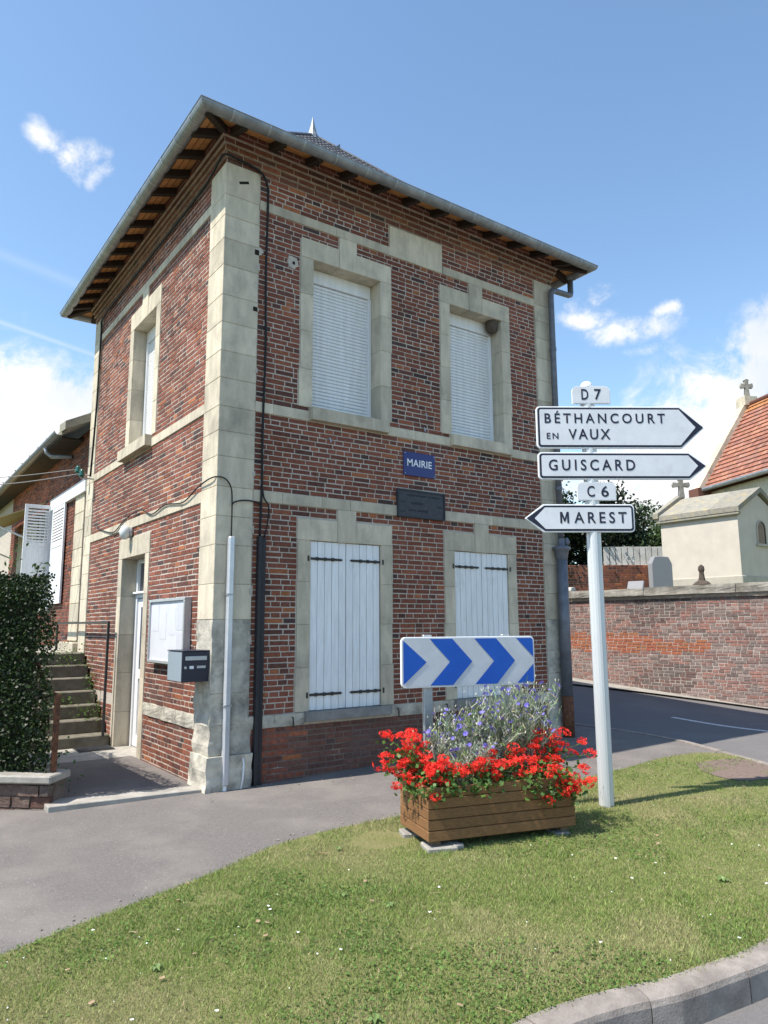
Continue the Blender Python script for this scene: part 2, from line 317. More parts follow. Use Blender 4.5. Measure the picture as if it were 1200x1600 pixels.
def lettering(s, x0, x1, z0, z1, m4, m, parent, y=-.006, space=1.35, bold=.012, capref=None, name='lettering'):
    me = text_mesh(s, space, bold); co = np.zeros(len(me.vertices)*3, np.float32); me.vertices.foreach_get('co', co); co = co.reshape(-1, 3)
    mn, mx = co.min(0), co.max(0); y0, y1 = mn[1], mx[1]
    if capref:
        mr = text_mesh(capref, space, bold); cr = np.zeros(len(mr.vertices)*3, np.float32); mr.vertices.foreach_get('co', cr); cr = cr.reshape(-1, 3); y0, y1 = cr[:, 1].min(), cr[:, 1].max(); bpy.data.meshes.remove(mr)
    out = np.zeros_like(co); out[:, 0] = x0+(co[:, 0]-mn[0])/(mx[0]-mn[0])*(x1-x0); out[:, 2] = z0+(co[:, 1]-y0)/(y1-y0)*(z1-z0); out[:, 1] = y
    w = [m4 @ Vector(p) for p in out]; me.vertices.foreach_set('co', np.array([tuple(p) for p in w], np.float32).ravel()); me.update()
    me.name = name; me.materials.clear(); me.materials.append(M[m]); o = bpy.data.objects.new(name, me); COL.objects.link(o); setpar(o, parent); return o

# ------------------------------------------------------------------ ground
def g(x, y): return .015*min(max(x, -10), 12)
def rd(x, y):
    s = min(max((x-5.3)/1.5, 0), 1); s = s*s*(3-2*s); yy = min(y, 25)+.6
    k = min(max((y+4.6)/2, 0), 1)
    return .015*min(max(x, -10), 7)-.135+.03*k+.075*s*(.5*(yy+math.sqrt(yy*yy+.15)))
def resample(poly, d=.35):
    out = []
    for i, p in enumerate(poly):
        q = poly[(i+1) % len(poly)]; L = math.dist(p, q); n = max(1, min(60, int(L/d)))
        out += [(p[0]+(q[0]-p[0])*k/n, p[1]+(q[1]-p[1])*k/n) for k in range(n)]
    return out
def smoothline(pts, n=6):
    out = []; P = [np.array(p) for p in pts]
    for i in range(len(P)-1):
        p0, p1, p2, p3 = P[max(i-1, 0)], P[i], P[i+1], P[min(i+2, len(P)-1)]
        for k in range(n):
            t = k/n; out.append(tuple(.5*((2*p1)+(-p0+p2)*t+(2*p0-5*p1+4*p2-p3)*t*t+(-p0+3*p1-3*p2+p3)*t**3)))
    return out+[tuple(P[-1])]
def inpoly(x, y, poly):
    x = np.asarray(x); y = np.asarray(y); c = np.zeros(x.shape, bool); n = len(poly)
    for i in range(n):
        x0, y0 = poly[i]; x1, y1 = poly[i-1]
        cond = ((y0 > y) != (y1 > y)) & (x < (x1-x0)*(y-y0)/((y1-y0)+1e-12)+x0); c ^= cond
    return c
def sheet(name, poly, zf, m, d=.4, step=.5):
    poly = resample(poly, d); xs = [p[0] for p in poly]; ys = [p[1] for p in poly]
    gx, gy = np.meshgrid(np.arange(min(xs)+step/2, max(xs), step), np.arange(min(ys)+step/2, max(ys), step)); gx, gy = gx.ravel(), gy.ravel()
    k = inpoly(gx, gy, poly); pts = [Vector(p) for p in poly]+[Vector((a, b)) for a, b in zip(gx[k], gy[k])]
    n = len(poly); r = delaunay_2d_cdt(pts, [], [list(range(n))], 1, 1e-5)
    mb = MB(); mb.v = [(p.x, p.y, zf(p.x, p.y)) for p in r[0]]; mb.f = [tuple(f) for f in r[2]]
    o = mb.build(name, m, smooth=True)
    for p in o.data.polygons:
        if p.normal.z < 0: p.flip()
    return o
# ground to the horizon, lowest
mb = MB(); cs = [-400, -150, -60, -25, -12, -6, 0, 5, 9, 14, 25, 60, 150, 400]
n_ = len(cs)
mb.v = [(x, y, g(x, y)-.22) for y in cs for x in cs]; mb.f = [(j*n_+i, j*n_+i+1, (j+1)*n_+i+1, (j+1)*n_+i) for j in range(n_-1) for i in range(n_-1)]
struct(mb.build('ground', 'field'))
edge_pav = smoothline([(-9, -5.3), (-4.5, -3.6), (-2.19, -2.70), (-1.49, -2.45), (-.83, -2.21), (-.33, -1.97), (.15, -1.88), (.75, -1.88), (2.0, -1.92), (3.70, -1.90), (4.67, -1.81), (5.30, -1.87), (5.50, -2.12)])
kerb_line = smoothline([(6.05, 9.0), (6.10, 4), (6.08, .84), (6.07, -.10), (6.05, -.63), (5.88, -1.30), (5.60, -1.92), (5.20, -2.78), (4.4, -3.75), (3.3, -4.45), (2.2, -4.85), (.95, -4.94), (.43, -4.90), (.13, -4.855), (-.11, -4.785), (-.565, -4.72), (-1.6, -4.72), (-4, -4.9), (-9, -6.0)])
i_split = min(range(len(kerb_line)), key=lambda i: math.dist(kerb_line[i], (5.53, -2.1)))
KW = .115
def offset_line(pl, d):
    out = []
    for i, p in enumerate(pl):
        a = np.array(pl[max(i-1, 0)]); b = np.array(pl[min(i+1, len(pl)-1)]); t = (b-a)/np.linalg.norm(b-a); nrm = np.array((-t[1], t[0])); out.append(tuple(np.array(p)+nrm*d))
    return out
kerb_out = offset_line(kerb_line, KW)          # left of travel direction (N->S then W) is the road side
pav_poly = [(-9, 4.0), (-9, 6), (6.05, 9.0)]+kerb_line[1:i_split+1]+edge_pav[::-1]
struct(sheet('pavement', pav_poly, g, 'asphalt'))
lawn_poly = edge_pav+kerb_line[i_split+1:]
lawn_o = struct(sheet('lawn', lawn_poly, lambda x, y: g(x, y)+.006, 'lawn', .3, .4))
road_poly = [(6.0, 9.5)]+[(5.3, 9.5)]+[(p[0]-.1, p[1]) for p in kerb_line[1:6]]+[(5.9, -1.0), (5.5, -1.9), (5.1, -2.6), (4.3, -3.6), (3.2, -4.3), (2.2, -4.75), (.95, -4.85), (-.6, -4.65), (-4, -4.8), (-9, -5.9), (-25, -9), (-25, -22), (25, -22), (25, -9), (12, -5), (10.85, -2), (10.55, -.04), (10.36, 1.07), (10.05, 2.26), (9.52, 3.65), (8.9, 6.5), (8.6, 9.5)]
struct(sheet('road', road_poly, rd, 'road', .6, .7))
W0_, W1_ = Vector((10.596, -.019, 0)), Vector((10.332, 4.335, 0)); wd = (W1_-W0_).normalized()
WA = W0_-wd*4.2; WB = W0_+wd*11
verge_poly = [(12, -5), (10.80, -2), (10.50, -.04), (10.31, 1.07), (10.0, 2.26), (9.47, 3.65), (8.85, 6.5), (8.55, 9.5), (WB.x+.2, 11), (WA.x+.3, WA.y), (12.5, -5)]
struct(sheet('verge', verge_poly, lambda x, y: rd(x, y)+.04, 'concrete', .5, .5))
# centre dash of the side road
mb = MB()
N_ = 12; a, b = Vector((8.137, .303)), Vector((8.33, -2.2))
vs = []
for i in range(N_+1):
    p = a.lerp(b, i/N_); vs += [(p.x-.05, p.y, rd(p.x-.05, p.y)+.005), (p.x+.05, p.y, rd(p.x+.05, p.y)+.005)]
mb.add(vs, [(2*i, 2*i+1, 2*i+3, 2*i+2) for i in range(N_)]); struct(mb.build('road_marking', 'paint_line'))
# kerb: stones of about a metre, each its own piece
kb = struct(MB().box(6.1, 6.14, 9, 9.3, -.2, -.1).build('kerb', 'kerb'))
cum = [0]
for p, q in zip(kerb_line, kerb_line[1:]): cum.append(cum[-1]+math.dist(p, q))
def along(s):
    for i in range(len(cum)-1):
        if cum[i+1] >= s:
            t = (s-cum[i])/(cum[i+1]-cum[i]); a_, b_ = np.array(kerb_line[i]), np.array(kerb_line[i+1]); d = (b_-a_)/np.linalg.norm(b_-a_); return a_+(b_-a_)*t, d
    return np.array(kerb_line[-1]), np.array((-1., 0))
s0 = 4.0; stops = [s0]
s_j1 = cum[min(range(len(kerb_line)), key=lambda i: math.dist(kerb_line[i], (.02, -4.83)))]
while s0 < cum[-1]-4:
    s0 += .58 if abs(s0-s_j1) < 3 else .9; stops.append(s0)
shift = min(stops, key=lambda s: abs(s-s_j1))-s_j1; stops = [s-shift for s in stops]
for sa, sb in zip(stops, stops[1:]):
    vs = []; fs = []; n = 4; sa += .004; sb -= .004; jz = random.uniform(-.004, .004)
    for k in range(n+1):
        p, d = along(sa+(sb-sa)*k/n); nr = np.array((-d[1], d[0])); z = g(p[0], p[1])+.012+jz
        for w, dz in ((-.015, -.25), (-.015, 0), (KW-.03, -.002), (KW-.006, -.012), (KW+.004, -.035), (KW+.012, -.25)): vs.append((p[0]+nr[0]*w, p[1]+nr[1]*w, z+dz))
    for k in range(n):
        for j in range(5): fs.append((k*6+j, k*6+j+1, (k+1)*6+j+1, (k+1)*6+j))
    fs += [tuple(range(6)), tuple(n*6+j for j in range(6))[::-1]]
    mb = MB().add(vs, fs); mb.build('kerb_stone', 'kerb', kb)
# bare reddish patch by the road
struct(sheet('bare_patch', smoothline([(4.72, -2.22), (5.25, -2.35), (5.25, -2.62), (4.9, -3.1), (4.35, -3.05), (4.25, -2.85), (4.4, -2.5), (4.72, -2.22)])[:-1], lambda x, y: g(x, y)+.012, 'redgravel', .1, .15))

# ------------------------------------------------------------------ the town hall
LX, LY = 5.24, 5.43
house = thing('town_hall', 'two storey red brick building with cream stone quoins and closed white shutters', 'building', (2.6, 0, 0))
def P(face, a, z, o):            # facade coordinates -> world; o = outward
    return (a, -o, z) if face == 'f' else (-o, a, z)
def fbox(mb, face, a0, a1, z0, z1, o0, o1, col=None):
    p = P(face, a0, z0, o0); q = P(face, a1, z1, o1)
    return mb.box(min(p[0], q[0]), max(p[0], q[0]), min(p[1], q[1]), max(p[1], q[1]), z0, z1, None, col)
Q = .40
# openings and stone zones, facade by facade  (a0,a1,z0,z1)
open_f = [(1.11, 2.07, 4.05, 5.86), (3.21, 4.165, 4.05, 5.86), (1.11, 2.06, .685, 2.53), (3.215, 4.165, .685, 2.53)]
open_l = [(2.23, 3.215, 4.05, 5.83), (2.25, 3.242, -.05, 2.51)]
JW = .168
stones_f, stones_l = [], []      # (a0,a1,z0,z1,inner,outer,material,name)
def surround(lst, a0, a1, z0, z1, top, bandz, nb=4, key=True, jz0=None):
    jz0 = z0 if jz0 is None else jz0
    zs = [jz0+(z1-jz0)*k/nb for k in range(nb+1)]
    for k in range(nb):
        w = random.uniform(-.012, .012)
        lst.append((a0-JW+w, a0, zs[k], zs[k+1], .26, .010, 'stone', 'jamb_stone')); lst.append((a1, a1+JW+random.uniform(-.012, .012), zs[k], zs[k+1], .26, .010, 'stone', 'jamb_stone'))
    c = (a0+a1)/2
    if key:
        lst.append((a0-JW, c-.125, z1, top, .26, .011, 'stone', 'lintel_stone')); lst.append((c+.125, a1+JW, z1, top, .26, .011, 'stone', 'lintel_stone'))
        lst.append((c-.125, c+.125, z1-.004, bandz, .26, .017, 'stone', 'keystone'))
    else: lst.append((a0-JW, a1+JW, z1, top, .26, .011, 'stone', 'lintel_stone'))
for o in open_f[:2]:
    surround(stones_f, *o, 6.10, 6.255, 4); stones_f.append((o[0]-.03, o[1]+.09, 3.90, 4.05, .26, .075, 'stone', 'window_sill'))
for o in open_f[2:]:
    surround(stones_f, *o, 2.77, 2.905, 4); stones_f.append((o[0]-.06, o[1]+.115, .585, .685, .26, .07, 'sill', 'window_sill'))
surround(stones_l, *open_l[0], 6.09, 6.255, 4); stones_l.append((2.19, 3.42, 3.90, 4.05, .26, .10, 'stone', 'window_sill'))
surround(stones_l, *open_l[1], 2.77, 2.905, 5, key=False)
def band(lst, a0, a1, z0, z1, breaks, skip=()):
    cuts = sorted(set([a0, a1]+[b for b in breaks if a0 < b < a1]))
    for p, q in zip(cuts, cuts[1:]):
        if any(s0 <= (p+q)/2 <= s1 for s0, s1 in skip): continue
        lst.append((p, q, z0, z1, .1, .014+random.uniform(-.002, .002), 'stone', 'band_stone'))
band(stones_f, Q, 4.87, 6.255, 6.37, [.93, 1.42, 1.88, 2.25, 3.10, 3.5, 4.0, 4.4], [(2.25, 3.10)])
stones_f.append((2.22, 3.09, 6.255, 6.66, .1, .014, 'stone', 'date_stone'))
band(stones_f, Q, 4.87, 3.89, 4.007, [.62, 1.08, 2.16, 2.6, 3.18, 4.255], [(1.08, 2.16), (3.18, 4.255)])
band(stones_f, Q, 4.87, 2.905, 3.03, [.75, 1.25, 1.63, 2.3, 3.05, 3.4, 3.9, 4.4])
band(stones_f, Q, 4.87, .555, .68, [.70, 1.05, 2.175, 2.6, 3.155, 4.28, 4.6], [(1.05, 2.175), (3.155, 4.28)])
band(stones_l, Q, 5.04, 6.255, 6.37, [1.0, 1.7, 2.4, 3.1, 3.8, 4.5])
band(stones_l, Q, 5.04, 3.89, 4.007, [.9, 1.5, 2.19, 3.42, 4.2], [(2.19, 3.42)])
band(stones_l, Q, 5.04, 2.905, 3.03, [1.0, 1.6, 2.3, 3.0, 3.9, 4.5])
band(stones_l, Q, 2.08, .545, .69, [.95, 1.45])
for face, lst in (('f', stones_f), ('l', stones_l)):
    for a0, a1, z0, z1, o0, o1, m, nm_ in lst:
        worn = nm_ == 'band_stone' and z1 < 1
        mb = MB(); fbox(mb, face, a0+.001, a1-.001, z0+.001, z1-.001, -o0, o1); mb.build(nm_, 'stone_worn' if worn else m, house, bevel=.0035 if not worn else 0, rough=.004 if worn else 0)
# quoins
zq = [-.06, .33, .62, .93, 1.24, 1.66, 2.02, 2.42, 2.72, 3.03, 3.35, 3.62, 3.89, 4.20, 4.5, 4.82, 5.13, 5.47, 5.78, 6.05, 6.30, 6.68]
for i, (z0, z1) in enumerate(zip(zq, zq[1:])):
    j = random.uniform(-.006, .006); w = z1 < 1.7; e = .016+(.035 if z1 < .4 else 0)
    mb = MB().box(-e, Q+j+(.03 if z1 < .7 else 0), -e, Q-j, z0+.001, z1-.001); mb.build('quoin_stone', 'stone_worn' if w else 'stone', house, bevel=0 if w else .0045, rough=.007 if z1 < 1 else (.003 if w else 0))
    mb = MB().box(4.87+j, LX+.016, -.016, .4, z0+.001, z1-.001); mb.build('quoin_stone', 'stone_worn' if w else 'stone', house, bevel=.0045)
    mb = MB().box(-.016, .4, 5.04+j, LY+.016, z0+.001, z1-.001); mb.build('quoin_stone', 'stone', house, bevel=.0045)
# mortar body with the openings left open
def wallpanel(mb, face, a0, a1, z0, z1, holes, o=-.004):
    A = sorted(set([a0, a1]+[v for h in holes for v in h[:2] if a0 < v < a1])); Z = sorted(set([z0, z1]+[v for h in holes for v in h[2:] if z0 < v < z1]))
    for p, q in zip(A, A[1:]):
        for r, s in zip(Z, Z[1:]):
            c = ((p+q)/2, (r+s)/2)
            if any(h[0] < c[0] < h[1] and h[2] < c[1] < h[3] for h in holes): continue
            mb.add([P(face, p, r, o), P(face, q, r, o), P(face, q, s, o), P(face, p, s, o)], [(0, 1, 2, 3)])
mb = MB(); wallpanel(mb, 'f', .02, LX-.02, .55, 6.68, open_f); wallpanel(mb, 'l', .02, LY-.02, -.05, 6.68, open_l)
mb.build('wall', 'mortar', house)
mb = MB(); wallpanel(mb, 'f', .02, LX-.02, -.1, .55, []); mb.build('wall_base', 'mortar_base', house)
mb = MB()
mb.add([(LX-.007, 0, -.1), (LX-.007, LY, -.1), (LX-.007, LY, 7.1), (LX-.007, 0, 7.1)], [(0, 1, 2, 3)]); mb.add([(0, LY, -.1), (LX, LY, -.1), (LX, LY, 7.1), (0, LY, 7.1)], [(0, 1, 2, 3)])
mb.build('rear_walls', 'mortar', house)
# dark rooms behind the openings
mb = MB().box(.3, LX-.3, .5, LY-.3, 0, 6.8); mb.build('interior', 'hole', house)
# cornice backing
COR = [(6.68, 6.745, .012), (6.745, 6.81, .03), (6.81, 6.875, .05), (6.875, 6.94, .075), (6.94, 7.06, .10)]
mb = MB()
for z0, z1, e in COR: mb.box(.0045-e, LX+e-.0045, .0045-e, LY+e-.0045, z0, z1)
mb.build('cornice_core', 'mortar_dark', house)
# brick layout
BJ = .0112
def subtract(iv, cuts):
    out = iv
    for c0, c1 in cuts:
        nx = []
        for a, b in out:
            if c1 <= a or c0 >= b: nx.append((a, b)); continue
            if c0 > a: nx.append((a, c0))
            if c1 < b: nx.append((c1, b))
        out = nx
    return [(a, b) for a, b in out if b-a > .03]
def lay(face, a0, a1, z0, z1, zones, out, e=0., pitch=.0588):
    n = max(1, round((z1-z0)/pitch)); h = (z1-z0)/n
    for k in range(n):
        zb, zt = z0+k*h, z0+(k+1)*h; zc = (zb+zt)/2
        cuts = [(s[0]-BJ*.6, s[1]+BJ*.6) for s in zones if s[2] < zc < s[3]]
        for a, b in subtract([(a0+BJ*.6, a1-BJ*.6)], cuts):
            L = .115 if k % 2 else .232; x = a-random.uniform(0, .5)*L if random.random() < .8 else a
            while x < b-.02:
                l = L
                if random.random() < .10: l = .115 if L > .2 else .232
                p, q = max(x, a), min(x+l, b)
                if b-q < .05: q = b
                if q-p > .028: out.append((face, p+BJ*.5, q-BJ*.5, zb+BJ*.5+random.uniform(-.0015, .0015), zt-BJ*.5+random.uniform(-.0015, .0015), e+random.uniform(-.003, .0025)))
                x = x+l if q != b else b
def palette(zc, face, ac=0):
    r = random.random()
    if r < .50: c = (.235, .083, .053)
    elif r < .68: c = (.190, .072, .050)
    elif r < .82: c = (.140, .062, .048)
    elif r < .86: c = (.082, .052, .047)
    elif r < .96: c = (.28, .100, .056)
    else: c = (.36, .135, .060)
    k = random.uniform(.85, 1.15)*(1+.13*math.sin(ac*1.7+zc*1.1+(2 if face == 'l' else 0))+.08*math.sin(ac*4.3-zc*2.9))
    if zc < .55 and face == 'f' and ac > .95+.12*math.sin(zc*30): c = tuple(.40*v+w for v, w in zip(c, (.075, .050, .044)))
    if zc > 6.68: c = (c[0]*.72+.012, c[1]*.75+.010, c[2]*.72+.009)  # cornice bricks darkened: eaves shade put into the brick colour
    return tuple(v*k for v in c)
bricks = []
zf = [(s[0], s[1], s[2], s[3]) for s in stones_f]+open_f; zl = [(s[0], s[1], s[2], s[3]) for s in stones_l]+open_l
for z0, z1 in ((-.03, .555), (.68, 2.905), (3.03, 3.89), (4.007, 6.255), (6.37, 6.68)):
    lay('f', Q, 4.87, z0, z1, zf, bricks)
for z0, z1 in ((-.03, .545), (.69, 2.905), (3.03, 3.89), (4.007, 6.255), (6.37, 6.68)):
    lay('l', Q, 5.04, z0, z1, zl, bricks)
cor_b = []
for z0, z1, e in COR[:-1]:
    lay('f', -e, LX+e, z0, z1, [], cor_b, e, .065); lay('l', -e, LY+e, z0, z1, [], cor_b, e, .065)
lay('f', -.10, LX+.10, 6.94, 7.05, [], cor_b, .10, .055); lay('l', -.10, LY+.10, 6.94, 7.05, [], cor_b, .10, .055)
def brick_geo(w, h, d=.012, ch=.003):
    a, b = w/2, h/2
    vs = [(-a, d, -b), (a, d, -b), (a, d, b), (-a, d, b), (-a, ch, -b), (a, ch, -b), (a, ch, b), (-a, ch, b), (-a+ch, 0, -b+ch), (a-ch, 0, -b+ch), (a-ch, 0, b-ch), (-a+ch, 0, b-ch)]
    fs = [(i, (i+1) % 4, 4+(i+1) % 4, 4+i) for i in range(4)]+[(4+i, 4+(i+1) % 4, 8+(i+1) % 4, 8+i) for i in range(4)]+[(8, 9, 10, 11)]
    return vs, fs
def brick_size(b):
    face, a0, a1, z0, z1, e = b; p = Vector(P(face, (a0+a1)/2, (z0+z1)/2, 0)); d = p-CAM; n = Vector((0, -1, 0)) if face == 'f' else Vector((-1, 0, 0))
    return (a1-a0)*(z1-z0)*abs(d.normalized().dot(n))/d.length_squared
order = sorted(range(len(bricks)), key=lambda i: -brick_size(bricks[i])); big = set(order[:300])
btemp = {}
def brick_mesh(kind, w, h, m):
    key = (kind, m)
    if key not in btemp:
        vs, fs = brick_geo(w, h); me = bpy.data.meshes.new('brick'); me.from_pydata(vs, [], fs); me.materials.append(M[m]); btemp[key] = me
    return btemp[key]
def place_bricks(blist, bigset, parent, mass_name, frame=None, single='brick', mass='bricks', cols=None, h=.049):
    mm = MB()
    for i, (face, a0, a1, z0, z1, e) in enumerate(blist):
        c = palette((z0+z1)/2, face, (a0+a1)/2) if cols is None else cols[i]
        if frame is None: ctr = Vector(P(face, (a0+a1)/2, (z0+z1)/2, e)); rz = 0 if face == 'f' else -PI/2
        else: ctr, rz = frame(a0, a1, z0, z1, e)
        w, hh = a1-a0, z1-z0
        if i in bigset:
            kind = 's' if w > .17 else 'h'; w0 = .222 if kind == 's' else .105
            o = bpy.data.objects.new('brick', brick_mesh(kind, w0, h, single)); COL.objects.link(o); o.location = ctr; o.rotation_euler = (random.uniform(-.012, .012), random.uniform(-.006, .006), rz); o.scale = (w/w0, 1, hh/h)
            o.color = (*c, 1); setpar(o, parent)
        else:
            vs, fs = brick_geo(w, hh); r = Matrix.Rotation(rz, 3, 'Z'); mm.add([r @ Vector(v)+ctr for v in vs], fs, c)
    if mm.v: mm.build(mass_name, mass, parent, kind='stuff')
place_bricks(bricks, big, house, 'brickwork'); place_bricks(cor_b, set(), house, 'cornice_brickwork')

# roller shutters upstairs
def roller(face, a0, a1, z0, z1, y=.20):
    r = MB(); fbox(r, face, a0, a1, z0, z1, -y-.08, -y-.05); o = r.build('roller_shutter', 'pvc', house)
    t = MB(); fbox(t, face, a0+.005, a1-.005, z1-.17, z1-.002, -y-.05, -y+.0); t.build('shutter_box', 'pvc', o, bevel=.004)
    for p, q in ((a0+.002, a0+.045), (a1-.045, a1-.002)):
        t = MB(); fbox(t, face, p, q, z0+.005, z1-.172, -y-.05, -y+.005); t.build('guide_rail', 'pvc', o, bevel=.003)
    zz = z0+.085; n = 0; t = MB(); zt = z1-.175; ns_ = 36; h = (zt-zz)/ns_
    for k in range(ns_):
        b0 = zz+k*h; ra = [(b0+.003, -y-.034), (b0+.006, -y-.028), (b0+h*.5, -y-.024), (b0+h-.004, -y-.028), (b0+h, -y-.034)]
        vs = []
        for z, oo in ra: vs += [P(face, a0+.046, z, oo), P(face, a1-.046, z, oo)]
        t.add(vs, [(2*i, 2*i+1, 2*i+3, 2*i+2) for i in range(4)])
    t.build('slats', 'pvc', o)
    t = MB(); fbox(t, face, a0+.046, a1-.046, z0+.03, zz+.001, -y-.06, -y-.05); t.build('pane', 'glass_dark', o)
    t = MB(); fbox(t, face, a0+.046, a1-.046, z0+.002, z0+.03, -y-.055, -y-.015); t.build('bottom_rail', 'pvc', o)
    t = MB(); fbox(t, face, a0+.046, a1-.046, zz-.014, zz+.008, -y-.032, -y-.016); t.build('end_slat', 'pvc', o, bevel=.003)
for o_ in open_f[:2]: roller('f', *o_)
roller('l', *open_l[0], y=.18)
# plank shutters downstairs
def plankshutter(a0, a1, z0, z1):
    c = (a0+a1)/2
    for side, (p, q) in enumerate(((a0+.006, c-.002), (c+.002, a1-.006))):
        b = MB(); fbox(b, 'f', p+.004, q-.004, z0+.006, z1-.006, -.06, -.032); o = b.build('shutter', 'white', house)
        n = 5; w = (q-p)/n
        for k in range(n):
            t = MB(); fbox(t, 'f', p+k*w+.0025, p+(k+1)*w-.0025, z0+.004+random.uniform(0, .003), z1-.004-random.uniform(0, .003), -.031, -.010+random.uniform(-.0015, .0015)); t.build('plank', 'white', o, bevel=.003)
        for zc in (z0+.17, z1-.20):
            t = MB(); L = (q-p)*.84; xa, xb = (p-.035, p+L) if side == 0 else (q-L, q+.035)
            fbox(t, 'f', xa, xb, zc-.013, zc+.013, -.009, .0005)
            for fr in (.28, .52, .76):
                xm = xa+(xb-xa)*fr; fbox(t, 'f', xm-.016, xm+.016, zc-.019, zc+.019, -.009, .003)
            tip = xb if side == 0 else xa; sg = 1 if side == 0 else -1
            t.add([P('f', tip, zc-.016, 0), P('f', tip, zc+.016, 0), P('f', tip+sg*.03, zc, 0), P('f', tip, zc-.016, -.009), P('f', tip, zc+.016, -.009), P('f', tip+sg*.03, zc, -.009)], [(0, 1, 2), (3, 5, 4), (0, 3, 4, 1), (1, 4, 5, 2), (2, 5, 3, 0)])
            hx = xa if side == 0 else xb; fbox(t, 'f', hx-.012, hx+.012, zc-.03, zc+.03, -.012, .014)
            t.build('hinge_strap', 'iron', o)
    t = MB(); fbox(t, 'f', a0, a1, z0, z1, -.12, -.09); t.build('window_back', 'hole', house)
for o_ in open_f[2:]: plankshutter(*o_)
# shutter stays on the wall
for x in (.90, 2.28, 3.02, 4.38):
    t = MB().tube([(x, .0, .64), (x, -.04, .64), (x, -.05, .60), (x, -.05, .54)], .008, 6); t.build('shutter_stay', 'iron', house)
# entrance door
dx = .22; a0, a1, z0, z1 = open_l[1]
d = MB(); fbox(d, 'l', a0, a1, 0, z1, -dx-.07, -dx-.03); door = d.build('door', 'white', house)
for p, q, r, s in ((a0, a0+.07, 0, z1), (a1-.07, a1, 0, z1), (a0+.07, a1-.07, z1-.06, z1), (a0+.07, a1-.07, 1.98, 2.05)):
    t = MB(); fbox(t, 'l', p+.001, q-.001, r, s, -dx-.03, -dx+.025); t.build('door_frame', 'white', door, bevel=.004)
t = MB(); fbox(t, 'l', a0+.0, a1, 2.03, 2.06, -dx+.02, -dx+.07); t.build('drip_rail', 'white', door, bevel=.006)
t = MB(); fbox(t, 'l', a0+.071, a1-.071, 2.05, z1-.061, -dx-.03, -dx-.012); t.build('fanlight_pane', 'glass_dark', door)
for p, q, r, s in ((a0+.071, a0+.19, .02, 1.97), (a1-.19, a1-.071, .02, 1.97), (a0+.19, a1-.19, .02, .16), (a0+.19, a1-.19, .90, 1.02), (a0+.19, a1-.19, 1.85, 1.97)):
    t = MB(); fbox(t, 'l', p+.001, q-.001, r, s, -dx-.03, -dx+.0); t.build('door_rail', 'white', door, bevel=.004)
t = MB(); fbox(t, 'l', a0+.191, a1-.191, 1.02, 1.85, -dx-.03, -dx-.02); t.build('pane', 'glass_dark', door)
for k in range(5):
    yy = a0+.25+k*.12; t = MB().tube([(dx+.012, yy, 1.03), (dx+.012, yy, 1.84)], .008, 6); t.build('grille_bar', 'iron', door)
t = MB(); fbox(t, 'l', a0+.24, a1-.24, .22, .84, -dx-.03, -dx-.012); t.build('door_panel', 'white', door, bevel=.01)
t = MB().tube([(dx-.0, a0+.13, 1.0), (dx-.05, a0+.13, 1.0), (dx-.05, a0+.24, 1.0)], .011, 8); t.build('door_handle', 'aluminium', door)
t = MB(); fbox(t, 'l', a0, a1, -.05, .012, -.3, .03); t.build('threshold', 'concrete', house, bevel=.008)

# eaves, soffit, roof
OV, ZE, ZW = .42, 6.925, 7.075
def ring(o, z): return [(-o, -o, z), (LX+o, -o, z), (LX+o, LY+o, z), (-o, LY+o, z)]
nb_ = 5
for side in range(4):
    for k in range(nb_):
        f0, f1 = k/nb_+.012, (k+1)/nb_-.012
        o0, o1 = OV*(1-f0)+.02*f0, OV*(1-f1)+.02*f1; z0, z1 = ZE+(ZW-ZE)*f0, ZE+(ZW-ZE)*f1
        r0, r1 = ring(o0, z0), ring(o1, z1); r2, r3 = ring(o0, z0+.018), ring(o1, z1+.018); j = (side+1) % 4
        MB().add([r0[side], r0[j], r1[j], r1[side], r2[side], r2[j], r3[j], r3[side]], [(0, 3, 2, 1), (4, 5, 6, 7), (0, 1, 5, 4), (1, 2, 6, 5), (2, 3, 7, 6), (3, 0, 4, 7)]).build('soffit_board', 'soffit', house)
sl = (ZW-ZE)/OV
def rafter(p0, p1):
    p0, p1 = Vector(p0), Vector(p1); t = (p1-p0).normalized(); s = t.cross(Vector((0, 0, 1))).normalized()*.036; u = Vector((0, 0, .085))
    vs = [p0-s-u, p0+s-u, p0+s, p0-s, p1-s-u, p1+s-u, p1+s, p1-s]
    MB().add(vs, [(0, 1, 2, 3), (7, 6, 5, 4), (0, 4, 5, 1), (1, 5, 6, 2), (2, 6, 7, 3), (3, 7, 4, 0)]).build('rafter', 'rafter', house)
zo = ZE+.012-.002
for k in range(12):
    x = .02+k*(LX-.04)/11; rafter((x, -OV+.02, zo), (x, .0, ZW-.004)); rafter((x, LY+OV-.02, zo), (x, LY, ZW-.004))
for k in range(13):
    y = .02+k*(LY-.04)/12; rafter((-OV+.02, y, zo), (.0, y, ZW-.004)); rafter((LX+OV-.02, y, zo), (LX, y, ZW-.004))
for sx, sy in ((-1, -1), (1, -1), (1, 1), (-1, 1)):
    cx = 0 if sx < 0 else LX; cy = 0 if sy < 0 else LY; rafter((cx+sx*(OV-.03), cy+sy*(OV-.03), zo), (cx, cy, ZW-.004))
AP = Vector((2.62, 2.715, 9.72))
r0 = ring(.47, 6.965); r1 = ring(-.1, 7.17)
mb = MB().add(r0+r1+[tuple(AP)], [(0, 1, 5, 4), (1, 2, 6, 5), (2, 3, 7, 6), (3, 0, 4, 7), (4, 5, 8), (5, 6, 8), (6, 7, 8), (7, 4, 8)]); roof = mb.build('roof', 'slate', house)
